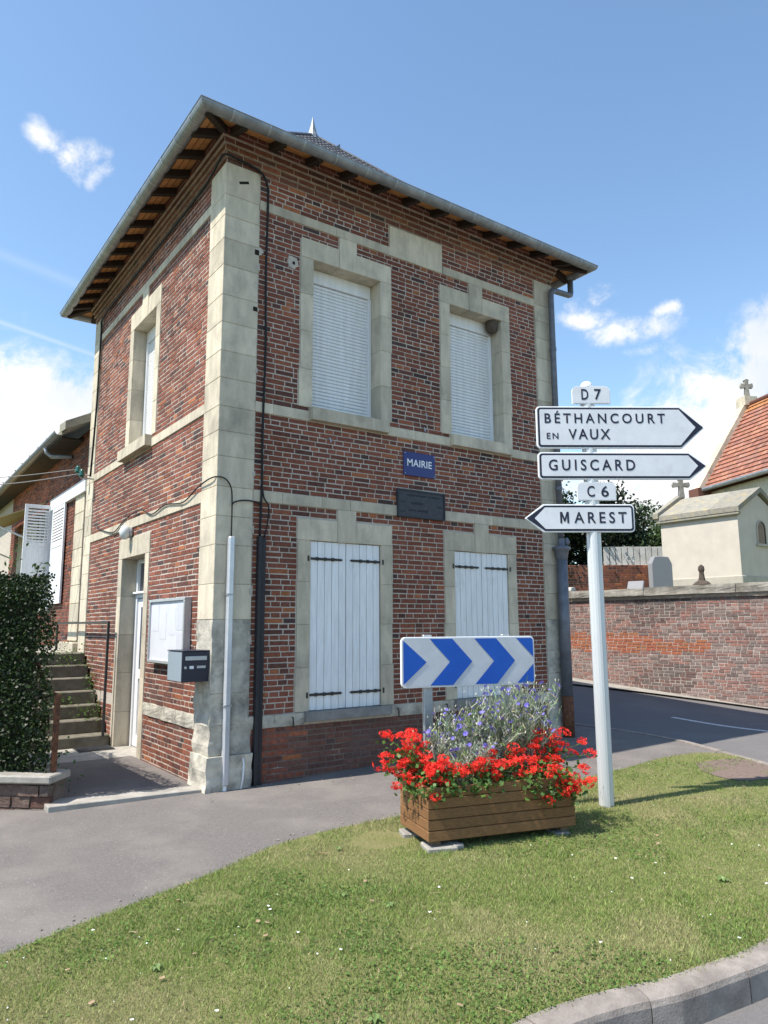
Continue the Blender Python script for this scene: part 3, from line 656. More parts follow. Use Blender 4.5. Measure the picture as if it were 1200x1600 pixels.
r2 = ring(.47, 6.95); MB().add(ring(.40, 6.95)+r2+r0, [(0, 1, 5, 4), (1, 2, 6, 5), (2, 3, 7, 6), (3, 0, 4, 7)]+[(4+i, 4+(i+1) % 4, 8+(i+1) % 4, 8+i) for i in range(4)]).build('eaves_edge', 'rafter', roof)
for side, nm_ in ((0, 'slates'), (3, 'slates'), (1, 'slates')):       # laid slates with metal hooks
    A, B = Vector(r1[side]), Vector(r1[(side+1) % 4]); ctr = (A+B)/2; ux = (B-A).normalized(); sv = AP-ctr; sv -= ux*sv.dot(ux); SL = sv.length; sv.normalize(); nn = ux.cross(sv).normalized()
    sl_m = MB(); hk = MB(); rows = 34; dh = SL/rows
    for k in range(rows):
        t = k*dh; wl_ = A.lerp(AP, t/SL); wr_ = B.lerp(AP, t/SL); n = max(1, int((wr_-wl_).length/.20)); off = .5 if k % 2 else 0
        Lw = (wr_-wl_).length
        for i in range(-1, n+1):
            x0 = max(0, (i+off)*.20+.002); x1 = min(Lw, (i+1+off)*.20-.002)
            if x1-x0 < .03: continue
            l2 = dh*1.6 if k < rows-2 else dh
            shrink = l2*Lw/SL*.35 if False else 0
            lb = l2*(B-A).length/2/SL; y0_, y1_ = max(x0, lb), min(x1, Lw-lb)
            if y1_-y0_ < .01: continue
            p = [wl_+ux*x0+nn*.014, wl_+ux*x1+nn*.014, wl_+ux*y1_+sv*l2+nn*.004, wl_+ux*y0_+sv*l2+nn*.004]; q = [v-nn*.006 for v in p]
            if (wl_+ux*x0-A).length < .0: continue
            sl_m.add(p+q, [(0, 1, 2, 3), (0, 4, 5, 1), (1, 5, 6, 2), (3, 2, 6, 7), (0, 3, 7, 4)])
            c_ = wl_+ux*((x0+x1)/2)+nn*.017; hk.add([c_-ux*.013-sv*.014, c_+ux*.013-sv*.014, c_+ux*.013+sv*.018, c_-ux*.013+sv*.018], [(0, 1, 2, 3)])
    sl_m.build('slates', 'slate', roof, kind='stuff'); hk.build('slate_hooks', 'signrim', roof, kind='stuff')
for c in r1: 
    a = Vector(c)+Vector((0, 0, .02)); MB().tube([a, AP+Vector((0, 0, .02))], .022, 8).build('hip_capping', 'slate', roof)
MB().lathe([(.12, -.10), (.10, -.02), (.08, .02), (.07, .05), (.042, .16), (.004, .34)], tuple(AP), 12).build('finial', 'zinc', roof)
t = MB(); q = Vector((2.87, 2.36, 9.36)); t.add([q+Vector((-.06, -.03, -.01)), q+Vector((.05, -.03, -.01)), q+Vector((.04, -.05, .09)), q+Vector((.04, .10, .09))], [(0, 1, 2), (0, 2, 3), (1, 3, 2)]); t.build('roof_vent', 'lead_pipe', roof)
# gutter all round, with brackets
prof = [(.435+.075*math.cos(t), 6.94+.075*math.sin(t)) for t in [PI+PI*k/9 for k in range(10)]]
prof += [(.517, 6.945), (.512, 6.952), (.503, 6.946)]
vs = []; fs = []
for o, z in prof: vs += ring(o, z)
for i in range(len(prof)-1):
    for s in range(4): j = (s+1) % 4; fs.append((i*4+s, i*4+j, (i+1)*4+j, (i+1)*4+s))
gut = MB().add(vs, fs).build('gutter', 'zinc', house)
def bracket(side, a):
    vs = []
    for t in [PI+PI*k/9 for k in range(10)]:
        o, z = .435+.0785*math.cos(t), 6.94+.0785*math.sin(t)
        for da in (-.009, .009): vs.append({'f': (a+da, -o, z), 'l': (-o, a+da, z), 'r': (LX+o, a+da, z)}[side])
    MB().add(vs, [(2*i, 2*i+1, 2*i+3, 2*i+2) for i in range(9)]).build('gutter_bracket', 'galv', gut)
for k in range(14): bracket('f', -.15+k*.425)
for k in range(14): bracket('l', -.15+k*.44)
for k in range(8): bracket('r', -.1+k*.7)
# downpipe at the right-hand corner
dp = MB().tube([(5.675, -.03, 6.87), (5.675, -.03, 6.68), (5.66, -.035, 6.64), (5.61, -.04, 6.62), (5.25, -.085, 6.57), (5.175, -.09, 6.55), (5.145, -.09, 6.48), (5.145, -.09, 2.62)], .045, 10).build('downpipe', 'lead_pipe', house, smooth=True)
for z in (5.6, 4.5, 3.5): MB().tube([(5.145, -.09, z), (5.145, -.09, z+.05)], .052, 10).build('pipe_collar', 'lead_pipe', dp)
MB().lathe([(.05, .20), (.05, .10), (.12, .08), (.135, .05), (.10, .02), (.085, -.06), (.075, -.10)], (5.13, -.105, 2.60), 14).build('pipe_hopper', 'lead_pipe', dp, smooth=True)
MB().lathe([(.005, .1), (.035, .06), (.045, .03), (.035, 0), (.005, -.03)], (5.22, -.13, 2.72), 10).build('hopper_knob', 'lead_pipe', dp, smooth=True)
MB().tube([(5.13, -.105, 2.52), (5.13, -.105, .62)], .075, 12).build('lower_pipe', 'lead_pipe', dp, smooth=True)
MB().tube([(5.13, -.105, .615), (5.13, -.105, .05)], .078, 12).build('rusty_foot', 'rust', dp, smooth=True)
for z_, w_, h_ in ((5.55, .05, .10), (4.35, .035, .07), (3.2, .04, .06), (2.6, .05, .09), (1.95, .06, .12), (1.45, .05, .10), (5.05, .03, .05)):
    q_ = MB(); n_c = 7
    vs_ = [(Q+.012-w_*abs(math.sin(PI*k/(n_c-1)))*random.uniform(.6, 1.1), -.0175, z_+h_*(k/(n_c-1)-.5)) for k in range(n_c)]
    q_.add(vs_+[(Q+.014, -.0175, z_+h_/2), (Q+.014, -.0175, z_-h_/2)], [tuple(range(n_c+2))]); q_.build('chipped_edge', 'mortar', house)
# repair patches and old bolt holes
t = MB()
def blob(face, a, z, r, o, n=14):
    vs = [P(face, a, z, o)]+[P(face, a+math.cos(2*PI*k/n)*r*random.uniform(.6, 1.25), z+math.sin(2*PI*k/n)*r*random.uniform(.6, 1.25), o) for k in range(n)]
    return vs, [(0, 1+k, 1+(k+1) % n) for k in range(n)]
for a, z, r in ((.84, 5.74, .085), (.40, 5.74, .05)):
    MB().add(*blob('f', a, z, r, .0165 if a < .5 else .005)).build('mortar_patch', 'mortar', house)
for a, z, w, h, o in ((.845, 5.74, .03, .035, .0075), (.375, 5.72, .05, .06, .019), (.37, 5.05, .05, .05, .019), (.20, 6.50, .12, .03, .018)):
    m4 = Matrix.Translation((a, -o, z)) @ Matrix.Rotation(-.35 if z > 6 else 0, 4, 'Y'); MB().box(-w/2, w/2, -.001, .03, -h/2, h/2, m4).build('bolt_hole', 'hole', house)
for x, z in ((2.75, 4.25), (1.33, 3.72), (4.05, 3.72), (2.72, 4.06)): MB().tube([(x, .0, z), (x, -.04, z), (x+.01, -.05, z-.05)], .010, 6).build('wall_hook', 'galv', house)
for a in (.62, 4.75): pass

# ------------------------------------------------------------------ things fixed to the walls
I4 = Matrix.Identity(4)
def wallthing(name, label, cat, loc): return thing(name, label, cat, loc)
t = wallthing('town_hall_plaque', 'blue enamel MAIRIE plaque on the brick front above the bronze tablet', 'sign', (2.655, 0, 3.57))
MB().box(2.405, 2.905, -.018, -.003, 3.425, 3.725).build('plate', 'enamel', t, bevel=.003)
lettering('MAIRIE', 2.46, 2.85, 3.545, 3.635, I4, 'signrim', t, y=-.0195, space=1.05, bold=.014)
for x in (2.425, 2.885):
    for z in (3.445, 3.705): MB().tube([(x, -.018, z), (x, -.022, z)], .007, 8).build('screw', 'galv', t)
t = wallthing('memorial_tablet', 'dark bronze memorial tablet set over the stone band on the front', 'plaque', (2.665, 0, 3.07))
MB().box(2.295, 3.04, -.035, -.003, 2.895, 3.24).build('plate', 'bronze', t, bevel=.004)
for a in ((2.295, 3.04, 3.222, 3.24), (2.295, 3.04, 2.895, 2.911), (2.295, 2.311, 2.911, 3.222), (3.024, 3.04, 2.911, 3.222)): MB().box(a[0], a[1], -.046, -.035, a[2], a[3]).build('rim', 'bronze_hi', t)
for z, segs, h in ((3.175, [(2.45, 2.55), (2.57, 2.74), (2.77, 2.95)], .022), (3.08, [(2.50, 2.69)], .030), (3.085, [(2.34, 2.42)], .010), (3.055, [(2.92, 2.99)], .016), (2.99, [(2.47, 2.58), (2.61, 2.77)], .022), (2.965, [(2.34, 2.42)], .008)):
    for a, b in segs:
        x = a
        rr = MB()
        while x < b: rr.box(x, x+.010, -.039, -.035, z-h/2, z+h/2*random.uniform(.6, 1)); x += .016
        rr.build('raised_letters', 'bronze_hi', t)
t = wallthing('wall_lamp', 'white globe bulkhead lamp above the entrance door', 'lamp', (0, 2.92, 2.83))
MB().lathe([(.075, 0), (.075, .03), (.05, .035)], (0, 0, 0), 14, Matrix.Translation((-.015, 2.88, 2.84)) @ Matrix.Rotation(-PI/2, 4, 'Y')).build('base', 'galv', t)
MB().lathe([(.05, .03), (.07, .05), (.074, .09), (.06, .125), (.025, .145), (.001, .15)], (0, 0, 0), 16, Matrix.Translation((-.015, 2.88, 2.84)) @ Matrix.Rotation(-PI/2, 4, 'Y') @ Matrix.Scale(1.35, 4, (1, 0, 0))).build('globe', 'glass_milk', t, smooth=True)
t = wallthing('notice_board', 'aluminium framed glazed notice board on the sunlit wall beside the door', 'notice board', (0, 1.18, 1.54))
MB().box(-.06, -.004, .60, 1.765, 1.18, 1.905).build('back_box', 'aluminium', t)
MB().box(-.0645, -.061, .63, 1.735, 1.21, 1.875).build('backing_paper', 'paper', t)
for y0, y1, z0, z1 in ((.60, 1.765, 1.18, 1.212), (.60, 1.765, 1.873, 1.905), (.60, .632, 1.212, 1.873), (1.733, 1.765, 1.212, 1.873)): MB().box(-.085, -.06, y0, y1, z0, z1).build('frame', 'aluminium', t, bevel=.003)
for y0, y1, z0, z1 in ((.66, .87, 1.55, 1.85), (.67, .86, 1.24, 1.53), (.90, 1.11, 1.50, 1.80), (1.2, 1.41, 1.45, 1.75), (1.45, 1.66, 1.54, 1.84)): MB().box(-.0665, -.0648, y0, y1, z0, z1).build('notice', 'paper2' if y0 < .88 else 'paper', t)
t = wallthing('letter_box', 'anthracite letter box with silver slot on the corner quoin', 'letter box', (-.15, .24, 1.05))
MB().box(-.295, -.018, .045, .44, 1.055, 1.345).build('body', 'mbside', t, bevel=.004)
MB().box(-.298, -.016, .028, .0445, 1.052, 1.348).build('door_panel', 'anthracite', t, bevel=.004)
MB().box(-.302, -.012, .02, .45, 1.3485, 1.358).build('lid', 'anthracite', t, bevel=.003)
MB().box(-.265, -.045, .021, .0275, 1.262, 1.302).build('slot_flap', 'aluminium', t, bevel=.002)
MB().box(-.22, -.178, .024, .0275, 1.18, 1.208).build('name_plate', 'signrim', t)
MB().box(-.145, -.055, .024, .0275, 1.185, 1.208).build('name_plate', 'aluminium', t)
MB().tube([(-.262, .028, 1.192), (-.262, .020, 1.192)], .013, 10).build('lock', 'aluminium', t)
t = wallthing('pale_conduit', 'pale metal cable conduit standing up the shaded face of the corner quoin', 'conduit', (.15, -.05, 0))
MB().box(.115, .178, -.085, -.020, .05, 2.505).build('casing', 'whiteconduit', t, bevel=.010)
MB().tube([(.146, -.055, .05), (.146, -.055, -.02)], .02, 8).build('foot_pipe', 'signrim', t)
for z in (.8, 1.9): MB().box(.108, .185, -.0865, -.017, z, z+.02).build('clip', 'galv', t)
t = wallthing('black_conduit', 'twin black cable conduits running up the brick front beside the quoin', 'conduit', (.51, -.04, 0))
MB().box(.452, .492, -.075, -.004, -.02, 2.53).build('casing', 'blackconduit', t, bevel=.006)
MB().box(.497, .545, -.05, -.004, -.02, 2.52).build('casing', 'blackconduit', t, bevel=.006)
t = wallthing('bent_hose', 'short white hose end poking from the wall foot by the corner', 'hose', (.30, -.03, 0))
MB().tube([(.325, -.015, .30), (.335, -.05, .29), (.34, -.065, .24), (.335, -.06, .10), (.31, -.07, -.01)], .010, 7).build('tube', 'signrim', t, smooth=True)
def wire(name, label, pts, r, m='cable', n=5):
    pts = smoothline3(pts); o = MB().tube(pts, r, n).build(name, m, smooth=True); return tag(o, label, 'cable')
def smoothline3(pts, n=6):
    out = []; P_ = [Vector(p) for p in pts]
    for i in range(len(P_)-1):
        p0, p1, p2, p3 = P_[max(i-1, 0)], P_[i], P_[i+1], P_[min(i+2, len(P_)-1)]
        for k in range(n):
            t_ = k/n; out.append(.5*((2*p1)+(-p0+p2)*t_+(2*p0-5*p1+4*p2-p3)*t_*t_+(-p0+3*p1-3*p2+p3)*t_**3))
    return out+[P_[-1]]
wire('wall_cable', 'black cable along the left cornice, round the corner and down the front', [(-.03, 5.2, 4.0), (-.03, 5.05, 5.2), (-.03, 5.02, 6.4), (-.035, 4.9, 6.62), (-.03, 3.5, 6.655), (-.03, 2, 6.66), (-.035, .6, 6.67), (-.06, .1, 6.72), (-.05, -.04, 6.74), (.1, -.05, 6.735), (.36, -.045, 6.70), (.46, -.04, 6.60), (.49, -.035, 6.40), (.485, -.03, 5.5), (.50, -.03, 4.6), (.485, -.03, 3.7), (.49, -.03, 3.1), (.475, -.035, 2.53)], .014)
wire('wall_cable', 'second thin cable looping into the black conduits below the stone band', [(.492, -.03, 3.1), (.515, -.035, 2.95), (.57, -.04, 2.86), (.565, -.04, 2.70), (.53, -.03, 2.52)], .009)
wire('wall_cable', 'thin cable drooping along the stone band of the sunlit side to the pale conduit', [(-.02, 4.6, 3.08), (-.03, 3.7, 2.93), (-.025, 3.2, 3.04), (-.03, 2.5, 3.10), (-.03, 2.0, 2.98), (-.03, 1.5, 3.03), (-.03, .9, 2.98), (-.035, .45, 3.08), (-.04, .05, 3.12), (.05, -.045, 3.11), (.13, -.045, 3.02), (.145, -.05, 2.85), (.146, -.05, 2.50)], .008)
wire('wall_cable', 'short cable bridging the corner quoin to the black conduits', [(.146, -.045, 2.83), (.18, -.04, 2.87), (.30, -.035, 2.90), (.44, -.035, 2.89), (.48, -.035, 2.85)], .008)
t = thing('swallow_nest', 'mud swallow nest under the lintel of the right upper window', 'nest', (4.09, .1, 5.78))
MB().lathe([(.002, -.10), (.055, -.085), (.085, -.03), (.09, .04), (.085, .075)], (4.085, .10, 5.78), 12).build('cup', 'mud', t, smooth=True)

# ------------------------------------------------------------------ annexe on the left
ann = thing('annexe', 'lower brick annexe with dark eaves and white louvred shutters behind the hedge', 'building', (1, 8, 0))
MB().box(.03, 5, LY+.02, 16, -.1, 4.9).build('wall', 'mortar', ann)
ab = []
open_a = [(8.0, 9.3, 1.9, 3.85), (5.60, 6.24, 1.2, 3.82), (10.7, 12.0, 1.9, 3.7)]
lay('l', LY+.03, 13, 1.25, 4.9, open_a, ab, -.018)
place_bricks(ab, set(), ann, 'brickwork')
for k in range(8): MB().box(-.005, .12, 5.61, 6.23, 1.36+k*.305+.003, 1.36+(k+1)*.305-.003).build('pilaster_stone', 'stone', ann, bevel=.006)
MB().box(-.10, .12, 5.45, 6.6, .9, 1.34).build('plinth_stone', 'stone', ann, bevel=.012)
MB().box(-.05, .05, 5.45, 8.1, 3.80, 3.99).build('fascia_board', 'white', ann, bevel=.004)
MB().box(-.055, .05, 5.45, 8.1, 3.992, 4.012).build('flashing', 'zinc', ann)
def louvre(y0, y1, x0, x1, z0, z1, flat):
    sh = MB(); th = .035
    o = None
    def bx(u0, u1, v0, v1, d0, d1):
        if flat: return MB().box(x0+d0, x0+d1, y0+u0, y0+u1, v0, v1)
        return MB().box(x0+u0, x0+u1, y0+d0, y0+d1, v0, v1)
    w = (y1-y0) if flat else (x1-x0)
    o = bx(.06, w-.06, z0+.06, z0+.06+(z1-z0)*.55, .008, .028).build('shutter', 'white', ann)
    for a in ((0, .06, z0, z1), (w-.06, w, z0, z1), (.06, w-.06, z0, z0+.06), (.06, w-.06, z1-.07, z1), (.06, w-.06, z0+(z1-z0)*.58, z0+(z1-z0)*.62)): bx(a[0]+.001, a[1]-.001, a[2], a[3], 0, th).build('rail', 'white', o, bevel=.003)
    n = 11; zz0, zz1 = z0+(z1-z0)*.625, z1-.075
    for k in range(n):
        z = zz0+(zz1-zz0)*k/n; bx(.06, w-.06, z, z+.032, .004, .030).build('slat', 'white', o)
louvre(6.86, 7.86, -.045, 0, 2.0, 3.80, True)
louvre(8.02, 0, -.50, -.02, 2.0, 3.90, False)
MB().box(.02, .06, 8.02, 9.28, 1.92, 3.83).build('window', 'glass_dark', ann)
for y0, y1 in ((8.0, 8.08), (8.6, 8.68), (9.22, 9.3)): MB().box(-.02, .06, y0, y1, 1.9, 3.85).build('window_frame', 'white', ann)
louvre(9.4, 10.2, -.045, 0, 2.0, 3.75, True); louvre(10.3, 10.9, -.045, 0, 2.0, 3.75, True)
MB().box(-.03, .06, 9.25, 9.38, 1.9, 3.85).build('window_jamb', 'brown', ann)
# roof with verge, gutter
e = [(-.36, 5.50, 4.90), (-.36, 16, 4.80), (3.2, 16, 6.9), (3.2, 5.50, 7.0)]
e2 = [(p[0], p[1], p[2]-.10) for p in e]
rf = MB().add(e+e2, [(0, 1, 2, 3), (4, 7, 6, 5), (0, 4, 5, 1), (3, 2, 6, 7), (0, 3, 7, 4)]).build('roof', 'lichen', ann)
MB().add([(-.40, 5.46, 4.94), (0.2, 5.46, 5.25), (.2, 5.9, 5.28), (-.40, 5.9, 4.97), (-.40, 5.46, 4.80), (0.2, 5.46, 5.10), (.2, 5.9, 5.12), (-.4, 5.9, 4.83)], [(0, 1, 2, 3), (4, 7, 6, 5), (0, 4, 5, 1), (1, 5, 6, 2), (2, 6, 7, 3), (3, 7, 4, 0)]).build('verge_tile', 'lichen', rf)
vs = []; fs = []
pr = [(-.40+.07*math.cos(t_), .07*math.sin(t_)) for t_ in [PI+PI*k/8 for k in range(9)]]
for yy, zz in ((5.92, 4.87), (16, 4.76)): vs += [(x, yy, zz+z) for x, z in pr]
MB().add(vs, [(i, i+1, 9+i+1, 9+i) for i in range(8)]).build('gutter', 'lead_pipe', ann, smooth=True)
for yy in (6.6, 7.4, 8.2, 9.0, 9.8, 10.6, 11.4): MB().tube([(-.47, yy, 4.87), (-.40, yy, 4.79), (-.33, yy, 4.86)], .012, 6).build('gutter_bracket', 'galv', ann)
MB().tube([(-.40, 7.0, 4.80), (-.38, 7.0, 4.70), (-.30, 6.98, 4.64), (.0, 6.7, 4.62)], .04, 8).build('downpipe_bend', 'zinc', ann, smooth=True)
MB().box(-.34, .03, 5.95, 16, 4.755, 4.785).build('soffit', 'rafter', ann)
aw = thing('window_awning', 'faded yellow awning let down over the far annexe window', 'awning', (0, 10, 3.9))
MB().add([(-.05, 8.6, 4.05), (-.05, 12.5, 4.05), (-1.0, 12.5, 3.62), (-1.0, 8.6, 3.62), (-.05, 8.6, 4.03), (-.05, 12.5, 4.03), (-1.0, 12.5, 3.60), (-1.0, 8.6, 3.60)], [(0, 1, 2, 3), (4, 7, 6, 5), (0, 4, 5, 1), (1, 5, 6, 2), (2, 6, 7, 3), (3, 7, 4, 0)]).build('canvas', 'awning', aw)
MB().tube([(-1.0, 8.55, 3.60), (-1.0, 12.55, 3.60)], .03, 8).build('front_bar', 'signrim', aw)
for yy in (8.7, 12.3): MB().tube([(-.05, yy, 3.2), (-1.0, yy, 3.58)], .018, 6).build('arm', 'signrim', aw)
# bracket with glass insulators and overhead wires
ins = thing('insulator_bracket', 'iron wall bracket with green glass insulators at the far corner of the sunlit side', 'insulator', (0, 5.1, 3.95))
MB().tube([(0, 5.02, 3.93), (-.22, 5.02, 3.93)], .012, 6).build('arm', 'galv', ins); MB().tube([(0, 5.3, 4.04), (-.22, 5.3, 4.04)], .012, 6).build('arm', 'galv', ins)
for y_, z_ in ((5.02, 3.94), (5.3, 4.05)): MB().lathe([(.012, 0), (.045, .01), (.05, .05), (.03, .065), (.042, .085), (.03, .12), (.002, .13)], (-.2, y_, z_), 10).build('insulator', 'insul', ins, smooth=True)
wire('overhead_wire', 'lower overhead wire running off left from the glass insulators', [(-.2, 5.02, 4.0), (-1.5, 6.3, 3.86), (-4.2, 9.0, 3.95), (-9, 13.8, 4.6)], .008, 'cablegrey')
wire('overhead_wire', 'upper overhead wire running off left under the annexe eaves', [(-.2, 5.3, 4.12), (-1.5, 6.9, 4.08), (-4.2, 10.2, 4.3), (-9, 16, 5.2)], .006, 'cablegrey')

# ------------------------------------------------------------------ stoop, steps, rail, hedge
st = thing('door_stoop', 'concrete and asphalt stoop in front of the entrance door', 'stoop', (-.7, 1.5, 0))
def slab(poly, z0, z1, nm_, m, parent, bevel=0, rough=0):
    n = len(poly); vs = [(x, y, z0) for x, y in poly]+[(x, y, z1) for x, y in poly]; fs = [tuple(range(n))[::-1], tuple(range(n, 2*n))]+[(i, (i+1) % n, n+(i+1) % n, n+i) for i in range(n)]
    return MB().add(vs, fs).build(nm_, m, parent, bevel=bevel)
slab([(-1.42, .50), (-.02, .24), (-.02, 2.35), (-1.42, 2.35)], -.1, .022, 'asphalt_pad', 'asphalt', st)
slab([(-1.41, .17), (-.95, .12), (-.5, .08), (-.055, .03), (-.05, .235), (-.5, .33), (-1.0, .42), (-1.41, .495)], -.1, .030, 'edge_slab', 'concrete', st, bevel=.006)
slab([(-1.42, 2.355), (-.36, 2.355), (-.36, 3.38), (-1.42, 3.38)], -.1, .026, 'paving_slab', 'concrete', st, bevel=.004)
slab([(-.355, 2.355), (-.032, 2.355), (-.032, 3.38), (-.355, 3.38)], -.1, .026, 'paving_slab', 'concrete', st, bevel=.004)
dm = thing('foot_mat', 'ribbed metal foot mat lying before the door', 'mat', (-.3, 3.1, .03))
fm = MB().box(-.50, -.06, 2.95, 3.30, .027, .036).build('base', 'mesh_mat', dm)
for k in range(12): MB().box(-.49, -.07, 2.965+k*.0275, 2.975+k*.0275, .036, .044).build('rib', 'mesh_mat', dm)
ss = thing('outdoor_steps', 'mossy concrete steps climbing beside the house to the annexe', 'steps', (-.5, 4.2, 0))
ys = [3.36, 3.66, 3.93, 4.18, 4.42, 4.66, 4.90]
for k in range(7):
    z1 = .165+.172*k; MB().box(-1.02+random.uniform(-.01, .01), -.025, ys[k], 5.3 if k == 6 else ys[k]+.5, z1-.178, z1).build('step', 'step', ss, bevel=.012)
    MB().box(-.995, -.028, ys[k]+.04, 5.42, -.1, z1-.18).build('riser_fill', 'step', ss)
MB().box(-1.02, -.03, 5.3, 5.44, -.1, 1.196).build('landing', 'step', ss)
hr = thing('handrail', 'thin dark iron handrail with its post on the steps', 'handrail', (-.12, 3.4, .2))
MB().box(-.135, -.105, 3.325, 3.36, .15, 1.66).build('post', 'iron', hr); MB().box(-.135, -.105, 3.36, 6.5, 1.635, 1.665).build('rail', 'iron', hr)
MB().box(-.135, -.105, 6.47, 6.5, 1.2, 1.63).build('post', 'iron', hr)
rp = thing('rusty_post', 'rusty iron rail post in front of the hedge end', 'post', (-1.33, .43, 0))
MB().box(-1.352, -1.305, .41, .455, -.02, .97).build('post', 'rust', rp, bevel=.004); MB().tube([(-1.33, .43, .96), (-1.345, .8, .98), (-1.36, 2.9, 1.9)], .02, 7).build('rail', 'rust', rp)
# low wall under the hedge
dL = Vector((-.745, .667, 0)); p0 = Vector((-1.385, .27, 0)); nL = Vector((.667, .745, 0))
m4 = Matrix(((dL.x, nL.x, 0, p0.x), (dL.y, nL.y, 0, p0.y), (0, 0, 1, 0), (0, 0, 0, 1)))
lw = thing('low_wall', 'low rubble wall with concrete coping under the hedge', 'wall', tuple(p0))
MB().box(.02, 4, .03, .3, -.2, .2, m4).build('wall_core', 'mortar_base', lw)
for r in range(3):
    x = 0-random.uniform(0, .1)
    while x < 2.6:
        w = random.uniform(.12, .28); z = -.11+r*.1; x0_ = max(x, 0)
        b_ = MB().box(x0_+.006, x+w-.006, random.uniform(-.01, .02), .1, z+.006, z+.095, m4).build('rubble_block', 'brick', lw, rough=.004); b_.color = random.choice([(.16, .11, .09, 1), (.19, .15, .125, 1), (.13, .10, .085, 1), (.13, .07, .055, 1)]); x += w
for k in range(4): MB().box(-.02+k*.95, -.03+(k+1)*.95, -.035, .32, .205, .275, m4).build('coping_stone', 'concrete', lw, bevel=.012)
# hedge
hg = thing('hedge', 'dense clipped dark green hedge beside the steps', 'hedge', (-2.2, 1.8, .28))
foot = [(-1.385, .40), (-3.4, 2.2), (-3.4, 4.2), (-1.45, 3.2)]
HZ0, HZ1 = .20, 2.10
hc = Vector((sum(p[0] for p in foot)/4, sum(p[1] for p in foot)/4))
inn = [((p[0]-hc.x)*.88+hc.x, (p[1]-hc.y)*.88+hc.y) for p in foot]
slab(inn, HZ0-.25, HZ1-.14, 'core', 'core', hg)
N = 38000; pos = []
per = []
for i in range(4):
    a, b = np.array(foot[i]), np.array(foot[(i+1) % 4]); wgt = {0: .50, 1: .02, 2: .06, 3: .2}[i]
    n = int(N*wgt); t_ = rng.random(n); z = HZ0-.08+(HZ1-HZ0+.08)*rng.random(n); q = a+(b-a)*t_[:, None]; nr = np.array((hc.x, hc.y))-q; nr /= np.linalg.norm(nr, axis=1)[:, None]
    bul = .035*np.sin(q[:, 0]*7+z*5)+.04*np.sin(z*3.1+q[:, 1]*4)+.02*np.sin(z*11+q[:, 0]*13)
    dep = np.abs(rng.normal(0, .06, n))+bul+.12*np.clip((z-HZ1+.25)/.25, 0, 1)**2+.05*np.clip((.5-z)/.3, 0, 1)
    pos.append(np.column_stack([q+nr*dep[:, None], z]))
n = int(N*.22); u = rng.random((n, 2)); A, B, Cc, D = [np.array(p) for p in foot]
q = (A*(1-u[:, :1])+B*u[:, :1])*(1-u[:, 1:])+(D*(1-u[:, :1])+Cc*u[:, :1])*u[:, 1:]
pos.append(np.column_stack([q, HZ1+.04*np.sin(q[:, 0]*9)+.03*np.sin(q[:, 1]*11)-np.abs(rng.normal(0, .05, n))]))
pos = np.vstack(pos); base = np.array((.014, .031, .006)); cols = base*(.55+.9*rng.random((len(pos), 1)))+np.array((.025, .04, .004))*(rng.random((len(pos), 1)) > .92)  # some leaves tinted lighter: bright highlights put into the leaf colour
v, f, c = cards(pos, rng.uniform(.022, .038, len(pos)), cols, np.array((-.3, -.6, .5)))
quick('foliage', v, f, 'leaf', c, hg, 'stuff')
for k, (sx, sy, hh) in enumerate(((-1.75, .78, .30), (-1.55, .66, .12), (-2.0, 1.0, .16))):     # sprigs above the top
    pts = [(sx, sy, HZ1-.05), (sx+.02, sy, HZ1+hh*.5), (sx+.05, sy-.02, HZ1+hh)]
    sp = MB().tube(pts, [.005, .004, .002], 5).build('sprig', 'bark', hg)
    n = 16; tt = rng.random(n); pp = np.column_stack([sx+.05*tt+rng.normal(0, .035, n), sy+rng.normal(0, .03, n), HZ1+hh*tt]); v, f, c = cards(pp, np.full(n, .06), np.tile((.05, .10, .025), (n, 1)), aspect=.5); quick('leaves', v, f, 'leaf', c, sp)
def weed(loc, r, h, n, label, col=(.09, .17, .03), sz=.04):
    t_ = thing('step_weed', label, 'weed', loc, 'weeds on the steps and wall foot'); pp = rng.normal(size=(n, 3))*np.array((r, r, h))*.5+np.array(loc)+np.array((0, 0, h*.55)); pp[:, 2] = np.maximum(pp[:, 2], loc[2]+.005)
    v, f, c = cards(pp, rng.uniform(.6, 1.2, n)*sz, np.array(col)*(.6+.8*rng.random((n, 1))), np.array((0, 0, .8)), .6); quick('foliage', v, f, 'leaf', c, t_)
    MB().tube([loc, (loc[0], loc[1], loc[2]+h*.6)], .004, 5).build('stem', 'bark', t_)
weed((-.28, 4.84, 1.03), .26, .22, 220, 'bright green weed tuft on the top step'); weed((-.16, 3.86, .34), .24, .16, 160, 'bright green weed on the second step by the wall'); weed((-.07, 4.05, .5), .08, .34, 120, 'grey green weed climbing the wall beside the steps', (.12, .17, .08), .03)
weed((-.07, 4.35, .7), .10, .28, 90, 'small weed in the wall corner above the middle steps'); weed((-.45, 4.12, .51), .16, .10, 60, 'low weed in the tread of the middle steps'); weed((-.75, 3.62, .17), .12, .14, 30, 'spindly weed on the lowest step')
weed((-1.30, .62, .03), .20, .30, 150, 'leafy ivy sprout at the foot of the rusty post', (.06, .13, .03), .05)
weed((2.35, -.03, .02), .3, .06, 60, 'moss and weed line at the shaded wall foot', (.06, .08, .03), .025)

